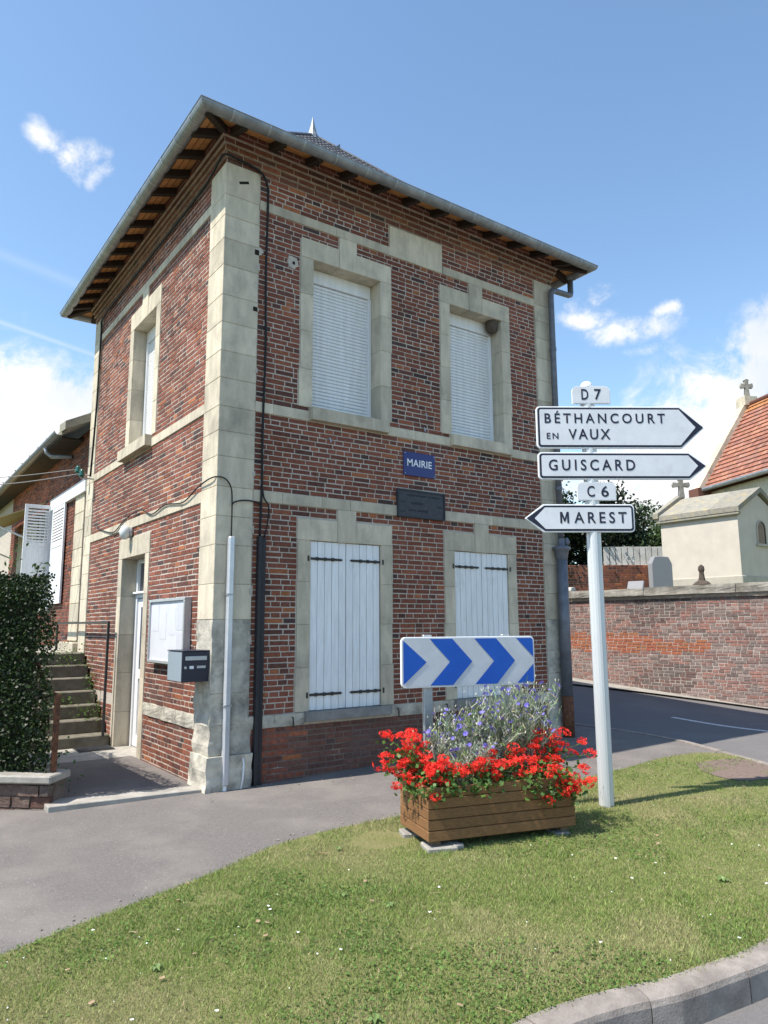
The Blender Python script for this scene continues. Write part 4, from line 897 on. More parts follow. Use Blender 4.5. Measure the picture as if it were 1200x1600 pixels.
# ------------------------------------------------------------------ signpost
SP = Vector((2.502, -2.755, .037)); sa = math.radians(-34.0)
sgn = Matrix.Translation((SP.x, SP.y, 0)) @ Matrix.Rotation(sa, 4, 'Z')
post = thing('signpost', 'pale fluted metal mast carrying the white direction arrows', 'signpost', tuple(SP))
n = 20; prof = []
for k in range(n):
    t_ = 2*PI*k/n; r = .063*(1 if k % 5 else .82); prof.append((r*math.cos(t_)*1.08, r*math.sin(t_)))
m4 = Matrix.Translation((SP.x, SP.y, 0)) @ Matrix.Rotation(sa+.5, 4, 'Z')
vs = [m4 @ Vector((x, y, .0)) for x, y in prof]+[m4 @ Vector((x, y, 3.80)) for x, y in prof]
MB().add(vs, [(i, (i+1) % n, n+(i+1) % n, n+i) for i in range(n)]).build('mast', 'polewhite', post)
MB().lathe([(.058, 0), (.058, .02), (.045, .045), (.02, .06), (.001, .063)], (SP.x, SP.y, 3.80), 16).build('cap', 'signrim', post, smooth=True)
def rrect(x0, x1, z0, z1, r, n=5):
    out = []
    for cx, cz, s in ((x1-r, z1-r, 0), (x0+r, z1-r, 1), (x0+r, z0+r, 2), (x1-r, z0+r, 3)):
        out += [(cx+r*math.cos(PI/2*(s+k/n)), cz+r*math.sin(PI/2*(s+k/n))) for k in range(n+1)]
    return out
def arrow(xb, xt, z0, z1, r, hl, tipr=.02):
    d = 1 if xt > xb else -1; zc = (z0+z1)/2; out = []
    for cx, cz, s in ((xb+d*r, z1-r, 1), (xb+d*r, z0+r, 2)):
        seg = [(cx+r*math.cos(PI/2*(s+k/5))*d, cz+r*math.sin(PI/2*(s+k/5))) for k in range(6)]; out += seg
    out += [(xt-d*hl, z0), (xt-d*hl*.12, zc-.07*(z1-z0)), (xt, zc-.02*(z1-z0)), (xt, zc+.02*(z1-z0)), (xt-d*hl*.12, zc+.07*(z1-z0)), (xt-d*hl, z1)]
    return out
def flat(poly, y, m4, name, m, parent): MB().add([m4 @ Vector((p[0], y, p[1])) for p in poly], [tuple(range(len(poly)))]).build(name, m, parent)
FY = -.062
def dirsign(label, xb, xt, z0, z1, hl, texts):
    s = thing('direction_sign', label, 'sign', tuple(sgn @ Vector(((xb+xt)/2, FY, z0))), 'white direction arrows on the mast')
    MB().prism(arrow(xb, xt, z0, z1, .035, hl), FY, FY+.028, sgn).build('panel', 'signrim', s, bevel=.003)
    d = 1 if xt > xb else -1
    flat(arrow(xb+d*.012, xt-d*.014, z0+.012, z1-.012, .028, hl-.004), FY-.0035, sgn, 'border', 'signblack', s)
    flat(arrow(xb+d*.030, xt-d*.085, z0+.030, z1-.030, .016, hl-.070), FY-.0065, sgn, 'face', 'signwhite', s)
    for tx, a, b, c, d_, cr in texts: lettering(tx, a, b, c, d_, sgn, 'signblack', s, y=FY-.0090, capref=cr, space=1.45 if len(tx) > 4 else 1.3, bold=.014)
    for x in (-.09, .09): MB().box(x-.02, x+.02, FY+.029, .07, (z0+z1)/2-.03, (z0+z1)/2+.03, sgn).build('clamp', 'galv', s)
    return s
b1 = dirsign('topmost white arrow sign pointing right to Béthancourt en Vaux', -.503, 1.064, 3.200, 3.600, .215, [('BÉTHANCOURT', -.427, .700, 3.437, 3.532, 'BETHANCOURT'), ('EN', -.413, -.305, 3.287, 3.345, None), ('VAUX', -.21, .18, 3.283, 3.383, None)])
dirsign('long white arrow sign pointing right to Guiscard', -.500, 1.064, 2.908, 3.163, .155, [('GUISCARD', -.405, .395, 2.990, 3.094, None)])
dirsign('shorter white arrow sign pointing left to Marest', .365, -.635, 2.420, 2.677, .165, [('AREST', -.192, .290, 2.502, 2.606, None)])
msg = [o for o in bpy.data.objects if 'Marest' in str(o.get('label', ''))][0]
flat([(-.32+.080*a, 2.502+.104*b) for a, b in ((0, 0), (0, 1), (.24, 1), (.5, .42), (.76, 1), (1, 1), (1, 0), (.79, 0), (.79, .64), (.57, .15), (.43, .15), (.21, .64), (.21, 0))], FY-.009, sgn, 'lettering', 'signblack', msg)
def plaque(label, x0, x1, z0, z1, tx, a, b, c, d_):
    s = thing('route_plaque', label, 'sign', tuple(sgn @ Vector(((x0+x1)/2, FY, z0))), 'route number plaques on the mast')
    pl = [(x0, z0), (x1, z0)]+[p for p in rrect(x0, x1, z0, z1, .05)[:12]]
    MB().prism(pl, FY, FY+.022, sgn).build('panel', 'signrim', s); flat([(p[0]*.97+.03*(x0+x1)/2, p[1]*.94+.06*(z0+z1)/2) for p in pl], FY-.002, sgn, 'face', 'signwhite', s)
    for ch_, p_, q_ in ((tx[0], a, a+(b-a)*.35), (tx[2], a+(b-a)*.65, b)): lettering(ch_, p_, q_, c, d_, sgn, 'signblack', s, y=FY-.0045, space=1, bold=.014)
    MB().box(-.02, .02, FY+.023, .0, (z0+z1)/2-.02, (z0+z1)/2+.02, sgn).build('clamp', 'galv', s)
plaque('small white D 7 plaque at the top of the mast', -.158, .20, 3.628, 3.797, 'D 7', -.072, .115, 3.664, 3.768); plaque('small white C 6 plaque above the left pointing arrow', -.150, .207, 2.713, 2.882, 'C 6', -.060, .138, 2.745, 2.848)

# ------------------------------------------------------------------ chevron board
CB = Vector((1.335, -2.335, 0)); ca = math.radians(-17); chm = Matrix.Translation(CB) @ Matrix.Rotation(ca, 4, 'Z')
cv = thing('chevron_board', 'blue and white chevron road board on two posts behind the planter', 'road sign', tuple(CB))
cw, c0, c1 = .618, 1.085, 1.497
MB().prism(rrect(-cw, cw, c0, c1, .04), 0, .03, chm).build('panel', 'signrim', cv, bevel=.003)
flat(rrect(-cw+.012, cw-.012, c0+.012, c1-.012, .03), -.0035, chm, 'face', 'chevwhite', cv)
X0, X1, Z0, Z1 = -cw+.016, cw-.016, c0+.016, c1-.016; zm = (Z0+Z1)/2
ux = lambda u: X0+(X1-X0)*u
for pl in ([(ux(0), Z0+.012), (ux(0), Z1-.012), (ux(.17), zm)], [(ux(.195), Z1), (ux(.365), Z1), (ux(.515), zm), (ux(.365), Z0), (ux(.195), Z0), (ux(.345), zm)], [(ux(.535), Z1), (ux(.705), Z1), (ux(.852), zm), (ux(.705), Z0), (ux(.535), Z0), (ux(.685), zm)], [(ux(.865), Z1), (ux(.985), Z1), (ux(1), Z1-.012), (ux(1), zm+.03)], [(ux(.865), Z0), (ux(1), zm-.03), (ux(1), Z0+.012), (ux(.985), Z0)]):
    flat(pl, -.0065, chm, 'chevron', 'signblue', cv)
for x in (-.37, .36): MB().box(x-.04, x+.04, .032, .072, -.02, 1.515, chm).build('post', 'galv', cv, bevel=.006)
for x in (-.37, .36):
    for z in (c0+.08, c1-.08): MB().box(x-.06, x+.06, .0305, .045, z-.015, z+.015, chm).build('clamp', 'galv', cv)

# ------------------------------------------------------------------ planter
PA = Vector((.492, -2.794, 0)); pa = math.radians(-15.4); PM = Matrix.Translation(PA) @ Matrix.Rotation(pa, 4, 'Z')
PL, PD, PZ0, PZ1 = 1.22, .55, .080, .447
plt = thing('wooden_planter', 'brown slatted wooden planter box full of flowers on the grass', 'planter', tuple(PM @ Vector((PL/2, PD/2, 0))))
nbd = 5; hb = (PZ1-PZ0)/nbd
for k in range(nbd):
    z0, z1 = PZ0+k*hb+.002, PZ0+(k+1)*hb-.002; j = lambda: random.uniform(-.0015, .0015)
    MB().box(-.002, PL+.002, j(), .026+j(), z0, z1, PM).build('plank', 'planter', plt, bevel=.004); MB().box(0, PL, PD-.026, PD, z0, z1, PM).build('plank', 'planter', plt, bevel=.004)
    MB().box(j(), .026, .028, PD-.028, z0, z1, PM).build('plank', 'planter', plt, bevel=.004); MB().box(PL-.026, PL+j(), .028, PD-.028, z0, z1, PM).build('plank', 'planter', plt, bevel=.004)
for x in (.04, PL-.11):
    for y in (.04, PD-.11): MB().box(x, x+.07, y, y+.07, .02, PZ1-.03, PM).build('leg', 'wood_old', plt)
MB().box(.03, PL-.03, .03, PD-.03, PZ0+.02, PZ1-.07, PM).build('soil', 'soil', plt)
for i, (x, y, w, d_, lab) in enumerate(((.02, .02, .20, .15, 'flat pale stone slab under the near left planter leg'), (.22, .02, .05, .07, 'small pale stone chip in front of the planter'), (.0, PD-.12, .16, .12, 'pale stone block under the far left planter corner'), (PL-.15, .03, .10, .12, 'pale stone block under the right planter leg'))):
    m4 = PM @ Matrix.Translation((x, y, 0)) @ Matrix.Rotation(random.uniform(-.2, .2), 4, 'Z'); o = MB().box(-.03, w, -.04, d_, -.02, .045 if i != 1 else .05, m4).build('paving_block', 'concrete', bevel=.008); tag(o, lab, 'stone')
# geraniums: one head mesh, shared
def head_mesh(seed):
    r = np.random.default_rng(seed); n = 17; d = r.normal(size=(n, 3)); d[:, 2] = d[:, 2]*.75+.25; d /= np.linalg.norm(d, axis=1)[:, None]; ctr = d*np.array((.044, .044, .034))*r.uniform(.75, 1.1, (n, 1)); V = []; Fc = []
    for c_, nn in zip(ctr, d):
        nn = Vector(nn+r.normal(0, .45, 3)).normalized(); t_ = nn.orthogonal().normalized(); b_ = nn.cross(t_); ph = r.random()*6
        for k in range(5):
            a = ph+2*PI*k/5; rad = r.uniform(.015, .021); dr = t_*math.cos(a)+b_*math.sin(a); sd_ = nn.cross(dr); i0 = len(V); cc = Vector(c_)
            V += [tuple(cc), tuple(cc+dr*rad*.62+sd_*rad*.27+nn*.004), tuple(cc+dr*rad), tuple(cc+dr*rad*.62-sd_*rad*.27+nn*.004)]; Fc.append((i0, i0+1, i0+2, i0+3))
    me = bpy.data.meshes.new('flower_head'); me.from_pydata(V, [], Fc); me.materials.append(M['petal']); return me
heads = [head_mesh(s) for s in range(6)]
def geranium(base, hd, lab, spread, nleaf, lc=None):
    """base: soil point (local planter coords); hd: flower head points (local)"""
    SQ = lambda p: (p[0]*.957, p[1]*.833, p[2])
    base = SQ(base); hd = [SQ(p) for p in hd]; lc = [SQ(p) for p in lc] if lc else None
    b = PM @ Vector(base); t_ = thing('geranium_plant', lab, 'plant', tuple(b), 'red geraniums in the planter'); stems = MB()
    for p in hd:
        w = PM @ Vector(p); o = bpy.data.objects.new('flower_head', random.choice(heads)); COL.objects.link(o); o.location = w; o.rotation_euler = (random.uniform(-.5, .5), random.uniform(-.5, .5), random.uniform(0, 6)); s = random.uniform(.8, 1.2); o.scale = (s*1.1, s*1.1, s*.85); setpar(o, t_)
        md = b.lerp(w, .55)+Vector((0, 0, .05)); stems.tube([b, md, w-Vector((0, 0, .01))], [.004, .003, .002], 5, False)
    stems.build('stems', 'stalk', t_)
    pp = []
    for p in hd:
        for _ in range(nleaf):
            f_ = rng.uniform(.25, .95); q = np.array(base)*(1-f_)+np.array(p)*f_+rng.normal(0, spread, 3)*np.array((1.1, 1, .8))-np.array((0, 0, .03)); pp.append(q)
    if lc:
        for p in lc:
            for _ in range(18): pp.append(np.array(p)+rng.normal(0, .03, 3))
    pp = np.array(pp); inside = (pp[:, 0] > -.0) & (pp[:, 0] < PL) & (pp[:, 1] > 0) & (pp[:, 1] < PD); pp[inside, 2] = np.maximum(pp[inside, 2], PZ1-.03)
    front = (pp[:, 1] < .0) ; 
    W_ = np.array([tuple(PM @ Vector(q)) for q in pp]); n = len(W_); cols = np.array((.075, .145, .028))*(.55+.85*rng.random((n, 1)))
    v, f, c = cards(W_, rng.uniform(.022, .045, n), cols, np.array((-.4, -.5, .9)), 1.25); quick('foliage', v, f, 'leaf', c, t_)
M['stalk'] = mat('green_stalk', (.13, .19, .06), rough=.6)
Zr = PZ1
U = random.uniform
geranium((.12, .40, Zr-.05), [(U(-.17, .13), U(.25, .62), Zr+U(.04, .34)) for _ in range(36)]+[(-.16, .30, Zr-.02), (-.22, .5, Zr+.10), (-.20, .45, Zr+.18), (-.02, .22, Zr+.02)], 'red geranium spilling over the left end of the planter', .045, 13)
geranium((.20, .12, Zr-.05), [(U(-.02, .32), U(-.03, .16), Zr+U(.02, .20)) for _ in range(18)]+[(.05, -.03, Zr-.06)], 'red geranium at the near left corner of the planter', .045, 18, [(.02, -.02, Zr-.03), (.10, -.04, Zr-.04), (-.03, .1, Zr-.03), (-.03, .25, Zr-.04), (.2, -.03, Zr-.02)])
geranium((.50, .12, Zr-.05), [(U(.34, .66), U(-.02, .14), Zr+U(.02, .17)) for _ in range(13)]+[(U(.55, .9), U(-.02, .1), Zr+U(.02, .14)) for _ in range(8)], 'red geranium low in the middle of the planter front', .045, 16, [(.38, -.03, Zr-.03), (.5, -.02, Zr)])
geranium((.72, .28, Zr-.05), [(U(.55, .92), U(.12, .4), Zr+U(.08, .24)) for _ in range(8)], 'red geranium behind the middle of the planter', .05, 16)
geranium((1.08, .15, Zr-.05), [(U(.85, 1.28), U(-.10, .16), Zr+U(-.10, .14)) for _ in range(22)]+[(1.0, -.06, Zr-.14), (1.13, -.08, Zr-.10), (1.2, -.08, Zr-.09)], 'red geranium tumbling over the near right of the planter', .055, 20, [(.9, -.04, Zr-.08), (1.0, -.05, Zr-.12), (1.12, -.05, Zr-.12), (1.22, -.05, Zr-.10), (.85, -.03, Zr-.02)])
geranium((1.16, .40, Zr-.05), [(U(.98, 1.42), U(.15, .6), Zr+U(.02, .32)) for _ in range(34)]+[(1.50, .2, Zr+.22), (1.46, .12, Zr+.02), (1.42, .0, Zr-.06), (1.36, .05, Zr-.08), (1.5, .1, Zr+.14)], 'red geranium arching past the right end of the planter', .045, 12)
# cornflowers: silvery stems and violet-blue heads
def blossom():
    V = []; Fc = []
    for k in range(9):
        a = 2*PI*k/9; d = Vector((math.cos(a), math.sin(a), .5)).normalized(); s_ = Vector((-math.sin(a), math.cos(a), 0)); i0 = len(V); V += [(0, 0, 0), tuple(d*.014+s_*.0045), tuple(d*.020), tuple(d*.014-s_*.0045)]; Fc.append((i0, i0+1, i0+2, i0+3))
    me = bpy.data.meshes.new('blossom'); me.from_pydata(V, [], Fc); me.materials.append(M['blue']); return me
bl = blossom(); M['silver'] = mat('silvery_green_stems', (1, 1, 1), attr='Col', rough=.8, trans=.15)
def cornflower(base, spx, n, hmax, nb_, lab):
    base = (base[0]*.957, base[1]*.833, base[2]); b = Vector(base); t_ = thing('cornflower_plant', lab, 'plant', tuple(PM @ b), 'violet cornflowers in the planter'); V = []; Fc = []; Cc_ = []; tips = []
    def ribbon(p, q, w, col):
        p, q = Vector(p), Vector(q); d = (q-p); s_ = d.cross(Vector((U(-1, 1), U(-1, 1), U(-.3, .3)))); s_ = s_.normalized()*w if s_.length > 1e-6 else Vector((w, 0, 0)); i0 = len(V); V.extend([tuple(p-s_), tuple(p+s_), tuple(q+s_*.6), tuple(q-s_*.6)]); Fc.append((i0, i0+1, i0+2, i0+3)); Cc_.extend([col]*4)
    for _ in range(n):
        k = U(.6, 1.15); col = (.46*k, .49*k, .38*k) if random.random() < .66 else (.22*k, .30*k, .13*k)
        x0, y0 = base[0]+U(-.10, .10), base[1]+U(-.10, .10); h = hmax*U(.45, 1.0); ex, ey = base[0]+random.gauss(0, spx), base[1]+random.gauss(0, spx*.75)-.03
        p0, p1, p2 = PM @ Vector((x0, y0, Zr-.06)), PM @ Vector(((x0*.6+ex*.4), (y0*.6+ey*.4), Zr+h*.5)), PM @ Vector((ex, ey, Zr+h))
        ribbon(p0, p1, .0022, col); ribbon(p1, p2, .0018, col)
        for _k in range(9):
            f_ = U(.1, .98); q = p0.lerp(p1, f_*2) if f_ < .5 else p1.lerp(p2, f_*2-1); ribbon(q, q+Vector((U(-.045, .045), U(-.045, .045), U(.01, .065))), U(.0018, .0042), tuple(v*U(.75, 1.2) for v in col))
        for _k in range(2):
            if random.random() < .6:
                e_ = p2+Vector((U(-.05, .05), U(-.05, .05), U(-.05, .05))); ribbon(p1.lerp(p2, .7), e_, .0016, col); ribbon(e_, e_+Vector((U(-.008, .008), U(-.008, .008), .014)), .005, (.48, .47, .38))
        tips.append(p2)
    quick('stems', V, Fc, 'silver', np.array(Cc_), t_)
    for p in random.sample(tips, min(nb_, len(tips))):
        o = bpy.data.objects.new('blossom', bl); COL.objects.link(o); o.location = p; s = U(.8, 1.4); o.scale = (s, s, s); o.rotation_euler = (U(-1, 1), U(-1, 1), U(0, 6)); setpar(o, t_)
cornflower((.22, .42, Zr), .09, 80, .36, 24, 'short violet cornflowers beside the left sign post'); cornflower((.45, .44, Zr), .11, 150, .50, 44, 'violet cornflower clump left of the middle of the planter'); cornflower((.70, .42, Zr), .12, 160, .60, 50, 'tall violet cornflower clump in the middle of the planter')
cornflower((.92, .42, Zr), .12, 160, .68, 46, 'tallest violet cornflower clump in front of the board end'); cornflower((1.10, .38, Zr), .12, 100, .70, 26, 'straggling pale cornflower stems at the right of the planter'); cornflower((.45, .22, Zr), .14, 90, .28, 18, 'low silvery cornflowers among the front geraniums')

# ------------------------------------------------------------------ cemetery wall and what stands behind
wn_ = Vector((wd.y, -wd.x, 0)); ao = math.atan2(wd.y, wd.x)
if wn_.dot(CAM-WA) < 0: wn_ = -wn_
LW = (WB-WA).length; WT = 2.10
cw_ = thing('cemetery_wall', 'long weathered brick cemetery wall with stone coping across the road', 'wall', tuple(WA.lerp(WB, .5)))
m4 = Matrix(((wd.x, wn_.x, 0, WA.x), (wd.y, wn_.y, 0, WA.y), (0, 0, 1, 0), (0, 0, 0, 1)))       # local y = towards the road
M['mortar_wall'] = mat('old_lime_mortar', (.56, .52, .475), (.43, .39, .35), 6, (.25, .22, .20), .8, .54, .75, rough=.95, bump=.5)
MB().box(0, LW, -.35, -.008, -.3, WT, m4).build('wall_core', 'mortar_wall', cw_)
wb_ = []; x = 0
lay('w', 0, LW, -.02, WT, [], wb_, 0, .0615)
wcols = []
for b_ in wb_:
    s_ = (b_[1]+b_[2])/2; z = (b_[3]+b_[4])/2; r = random.random()
    patch = (5.4+.25*math.sin(z*9) < s_ < 9.0 and 1.0+.05*math.sin(s_*7) < z < 1.40-.14*(s_ < 6.4)+.04*math.sin(s_*11))
    if patch: c = (.37*U(.9, 1.08), .135*U(.9, 1.08), .073)
    else:
        c = random.choice([(.29, .165, .14), (.25, .155, .135), (.21, .155, .14), (.31, .17, .14), (.25, .195, .175), (.31, .235, .21)]); k = U(.85, 1.2); c = tuple(v*k for v in c)
        if math.sin(s_*2.1+1)+math.sin(z*4+s_) > 1.0: c = tuple(.55*v+.02 for v in c)
    wcols.append(c)
def wframe(a0, a1, z0, z1, e_): return m4 @ Vector(((a0+a1)/2, e_, (z0+z1)/2)), math.atan2(-wd.y, -wd.x)
def wsize(b_):
    p = m4 @ Vector(((b_[1]+b_[2])/2, 0, (b_[3]+b_[4])/2)); d = p-CAM
    q = d.dot(rt)/d.dot(fh)
    return -1 if q > .56 or p.z < rd(p.x, p.y) else (b_[2]-b_[1])*abs(d.normalized().dot(wn_))/d.length_squared
order = sorted(range(len(wb_)), key=lambda i: -wsize(wb_[i])); btemp.clear()
place_bricks(wb_, set(order[:300]), cw_, 'brickwork', wframe, cols=wcols, h=.052)
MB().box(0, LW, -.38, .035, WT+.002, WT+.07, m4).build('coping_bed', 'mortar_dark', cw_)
x = 0
while x < LW-.2:
    w = U(.7, 1.1); MB().box(x+.004, min(x+w-.004, LW), -.40, .085+U(-.008, .008), WT+.074, WT+.235+U(-.01, .01), m4).build('coping_stone', 'coping', cw_, rough=.006); x += w
CG = 2.06
struct(sheet('cemetery_ground', [(WA.x+.35, WA.y), (40, -12), (60, 30), (30, 50), (5, 50), (WB.x+.3, WB.y+2), (WB.x+.3, WB.y)], lambda x, y: CG, 'field', 3, 3))
# burial chapel
ch = thing('burial_chapel', 'small cream rendered burial chapel with lichened stone roof behind the wall', 'chapel', (15.6, 3.5, CG))
x0, x1, y0, y1, ze = 14.67, 16.75, 2.47, 4.62, 4.36
win = [(15.55, 15.93, 3.60, 4.05)]
mb = MB().box(x0, x1, y0, y1, CG-.1, ze); zr = 4.93; xm = (x0+x1)/2
mb.add([(x0, y0, ze), (x1, y0, ze), (xm, y0, zr-.06)], [(0, 1, 2)]); mb.add([(x0, y1, ze), (x1, y1, ze), (xm, y1, zr-.06)], [(0, 1, 2)]); mb.build('wall', 'cream', ch)
MB().box(x0-.03, x1+.03, y0-.03, y1+.03, CG-.1, 2.76).build('plinth', 'cream_base', ch, bevel=.015)
for sx in (-1, 1):
    xe = x0-.10 if sx < 0 else x1+.10
    for k in range(3):
        ya, yb = y0-.10+(y1-y0+.2)*k/3+.003, y0-.10+(y1-y0+.2)*(k+1)/3-.003
        p = [(xe, ya, ze-.02), (xe, yb, ze-.02), (xm, yb, zr), (xm, ya, zr)]; q = [(a, b, c+.13) for a, b, c in p]
        MB().add(p+q, [(0, 3, 2, 1), (4, 5, 6, 7), (0, 1, 5, 4), (1, 2, 6, 5), (2, 3, 7, 6), (3, 0, 4, 7)]).build('roof_slab', 'lichen', ch)
for yv in (y1-.02,):
    for sx in (-1, 1):
        xe = x0-.14 if sx < 0 else x1+.14; p = [(xe, yv, ze+.05), (xe, yv+.16, ze+.05), (xm, yv+.16, zr+.10), (xm, yv, zr+.10)]; q = [(a, b, c+.14) for a, b, c in p]
        MB().add(p+q, [(0, 3, 2, 1), (4, 5, 6, 7), (0, 1, 5, 4), (1, 2, 6, 5), (2, 3, 7, 6), (3, 0, 4, 7)]).build('gable_coping', 'lichen', ch)
MB().box(x0-.09, x0+.02, y0-.09, y1+.09, ze-.10, ze-.022).build('cornice', 'lichen', ch, bevel=.02); MB().box(x1-.02, x1+.09, y0-.09, y1+.09, ze-.10, ze-.022).build('cornice', 'lichen', ch, bevel=.02)
pl = [(15.55, 3.6), (15.93, 3.6), (15.93, 3.98)]+[(15.74+.19*math.cos(PI*k/8), 3.98+.19*math.sin(PI*k/8)) for k in range(1, 8)]+[(15.55, 3.98)]
wnd = MB().prism(pl, y0-.012, y0+.02, I4).build('window', 'glass_dark', ch); pl2 = [((p[0]-15.74)*1.2+15.74, (p[1]-3.88)*1.12+3.88) for p in pl]
nP = len(pl); MB().add([(p[0], y0-.03, p[1]) for p in pl]+[(p[0], y0-.03, p[1]) for p in pl2]+[(p[0], y0, p[1]) for p in pl2], [(i, (i+1) % nP, nP+(i+1) % nP, nP+i) for i in range(nP)]+[(nP+i, nP+(i+1) % nP, 2*nP+(i+1) % nP, 2*nP+i) for i in range(nP)]).build('surround', 'cream_base', wnd)
MB().box(15.46, 16.02, y0-.06, y0-.0, 3.53, 3.585).build('sill', 'cream_base', wnd)
def cross(c, h, w, th, m, parent, fl=True):
    x, y, z = c; pl = [(-th*1.1, 0), (th*1.1, 0), (th*.75, h*.5), (th*.75, h*.58), (w, h*.54), (w*1.12, h*.66), (w, h*.80), (th*.75, h*.75), (th*.75, h*.9), (th*1.1, h*.97), (0, h*1.04), (-th*1.1, h*.97), (-th*.75, h*.9), (-th*.75, h*.75), (-w, h*.80), (-w*1.12, h*.66), (-w, h*.54), (-th*.75, h*.58), (-th*.75, h*.5)]
    return MB().prism(pl, -th*.7, th*.7, Matrix.Translation(c) @ Matrix.Rotation(math.radians(-35), 4, 'Z')).build('cross', m, parent)
cross((xm, y1-.02, zr+.16), .56, .22, .075, 'darklichen' if False else 'coping', ch)
# church beyond
chu = thing('church', 'church with red tiled roof, stone gable coping and cross at the right edge', 'church', (27, 4, 0))
ce = Vector((.419, .908, 0)); E0 = Vector((25.389, 9.6, 7.11)); R0 = Vector((27.666, 8.551, 10.919)); LC = 14
sl_ = (R0-E0).normalized(); cn = ce.cross(sl_).normalized()
if cn.dot(CAM-E0) < 0: cn = -cn
SLn = (R0-E0).length
MB().add([E0-cn*.2, R0-cn*.2, R0-ce*LC-cn*.2, E0-ce*LC-cn*.2, E0, R0, R0-ce*LC, E0-ce*LC], [(0, 1, 2, 3), (4, 7, 6, 5), (0, 3, 7, 4), (1, 5, 6, 2)]).build('roof_deck', 'tileback', chu) if False else None
M['tileback'] = mat('tile_shadow_bed', (.14, .06, .045), rough=.9)
hz = Vector((cn.x, cn.y, 0)).normalized(); R2 = R0-hz*2.6*1.0; E2 = Vector((R0.x+(R0.x-E0.x), R0.y+(R0.y-E0.y), E0.z))
rfo = MB().add([E0-cn*.06, R0-cn*.06, R0-ce*LC-cn*.06, E0-ce*LC-cn*.06, E2, E2-ce*LC], [(0, 1, 2, 3), (1, 4, 5, 2)]).build('roof', 'tileback', chu)
tm = MB(); nr_ = 19; dh = SLn/nr_
for k in range(nr_):
    x = -.1 if k % 2 else 0
    while x < 7.5:
        p0 = E0-ce*max(x, .0)+sl_*(k*dh-.02); wv = .235; l2 = dh*1.25 if k < nr_-1 else dh; c = random.choice([(.37, .16, .105), (.34, .15, .105), (.40, .19, .125), (.29, .135, .105), (.36, .19, .14)]); kk = U(.85, 1.15)
        if k > 16: c = (.44, .20, .085)
        q = [p0+cn*.055, p0-ce*wv+cn*.055, p0-ce*wv+sl_*l2+cn*.0, p0+sl_*l2+cn*.0]; tm.add(q+[v-cn*.035 for v in q], [(0, 1, 2, 3), (0, 4, 5, 1), (1, 5, 6, 2), (3, 7, 4, 0)], tuple(v*kk for v in c)); x += .245
tm.build('roof_tiles', 'tile', rfo, kind='stuff')
MB().tube([R0+cn*.03, R0-ce*LC+cn*.03], .10, 8).build('ridge_tiles', 'tileback', rfo)
gp = []
for s_ in range(6):
    a, b = E0+sl_*(SLn*s_/6+.005)-sl_*.25*(s_ == 0), E0+sl_*(SLn*(s_+1)/6-.005); u = cn*.22; t2 = ce*.42
    MB().add([a-cn*.1, b-cn*.1, b-cn*.1+t2, a-cn*.1+t2, a+u, b+u, b+u+t2, a+u+t2], [(0, 3, 2, 1), (4, 5, 6, 7), (0, 1, 5, 4), (1, 2, 6, 5), (2, 3, 7, 6), (3, 0, 4, 7)]).build('gable_coping', 'stone', chu)
g0, g1, g2 = Vector((E0.x, E0.y, 2)), Vector((E2.x, E2.y, 2)), R0
MB().add([g0+ce*.38, E0+ce*.38, R0+ce*.38, E2+ce*.38, g1+ce*.38, g0+ce*.02, E0+ce*.02, R0+ce*.02, E2+ce*.02, g1+ce*.02], [(0, 1, 2, 3, 4), (9, 8, 7, 6, 5), (0, 5, 6, 1), (1, 6, 7, 2)]).build('gable_wall', 'cw_brick' if False else 'tileback', chu)
MB().add([E0+Vector((0, 0, -.12))+hz*-.25, E0-ce*LC+Vector((0, 0, -.12))+hz*-.25, Vector((E0.x, E0.y, 2))-ce*LC-hz*.25, Vector((E0.x, E0.y, 2))-hz*.25], [(0, 1, 2, 3)]).build('side_wall', 'stone', chu)
MB().box(-.35, .25, -.12, .55, -1.2, .05, Matrix.Translation(E0) @ Matrix.Rotation(math.atan2(ce.y, ce.x)-PI/2, 4, 'Z')).build('gable_foot', 'tileback', chu)
MB().tube([E0+hz*.12+Vector((0, 0, -.03)), E0-ce*LC+hz*.12+Vector((0, 0, -.03))], .09, 8).build('gutter', 'zinc', chu)
MB().box(-.3, .3, -.1, .5, -.2, .2, Matrix.Translation(R0+Vector((0, 0, .15))) @ Matrix.Rotation(math.atan2(ce.y, ce.x)-PI/2, 4, 'Z')).build('cross_base', 'stone', chu)
cross(tuple(R0+ce*.15+Vector((0, 0, .3))), .85, .24, .10, 'coping', chu)
# graves
def grave(name, lab, c, w, h, th, m, shape='ch', rz=0, lean=0):
    t_ = thing(name, lab, 'gravestone', (c[0], c[1], CG)); mm = Matrix.Translation((c[0], c[1], CG)) @ Matrix.Rotation(rz, 4, 'Z') @ Matrix.Rotation(lean, 4, 'X')
    if shape == 'ch': pl = [(-w/2, 0), (w/2, 0), (w/2, h*.84), (w*.34, h*.99), (0, h), (-w*.34, h*.99), (-w/2, h*.84)]
    elif shape == 'arc': pl = [(-w/2, 0), (w/2, 0)]+[(w/2*math.cos(PI*k/8), h*.75+h*.25*math.sin(PI*k/8)) for k in range(9)]
    else: pl = [(-w/2, 0), (w/2, 0), (w/2, h), (-w/2, h)]
    MB().prism(pl, -th/2, th/2, mm).build('stele', m, t_, bevel=.012); MB().box(-w/2-.1, w/2+.1, -th/2-.08, th/2+.9, -.05, .09, Matrix.Translation((c[0], c[1], CG)) @ Matrix.Rotation(rz, 4, 'Z')).build('base_slab', m, t_, bevel=.01)
r35 = math.radians(-22)
grave('gravestone', 'tall grey granite gravestone standing by the cemetery wall', (11.95, 2.90), .53, 1.06, .16, 'greystone', 'ch', r35)
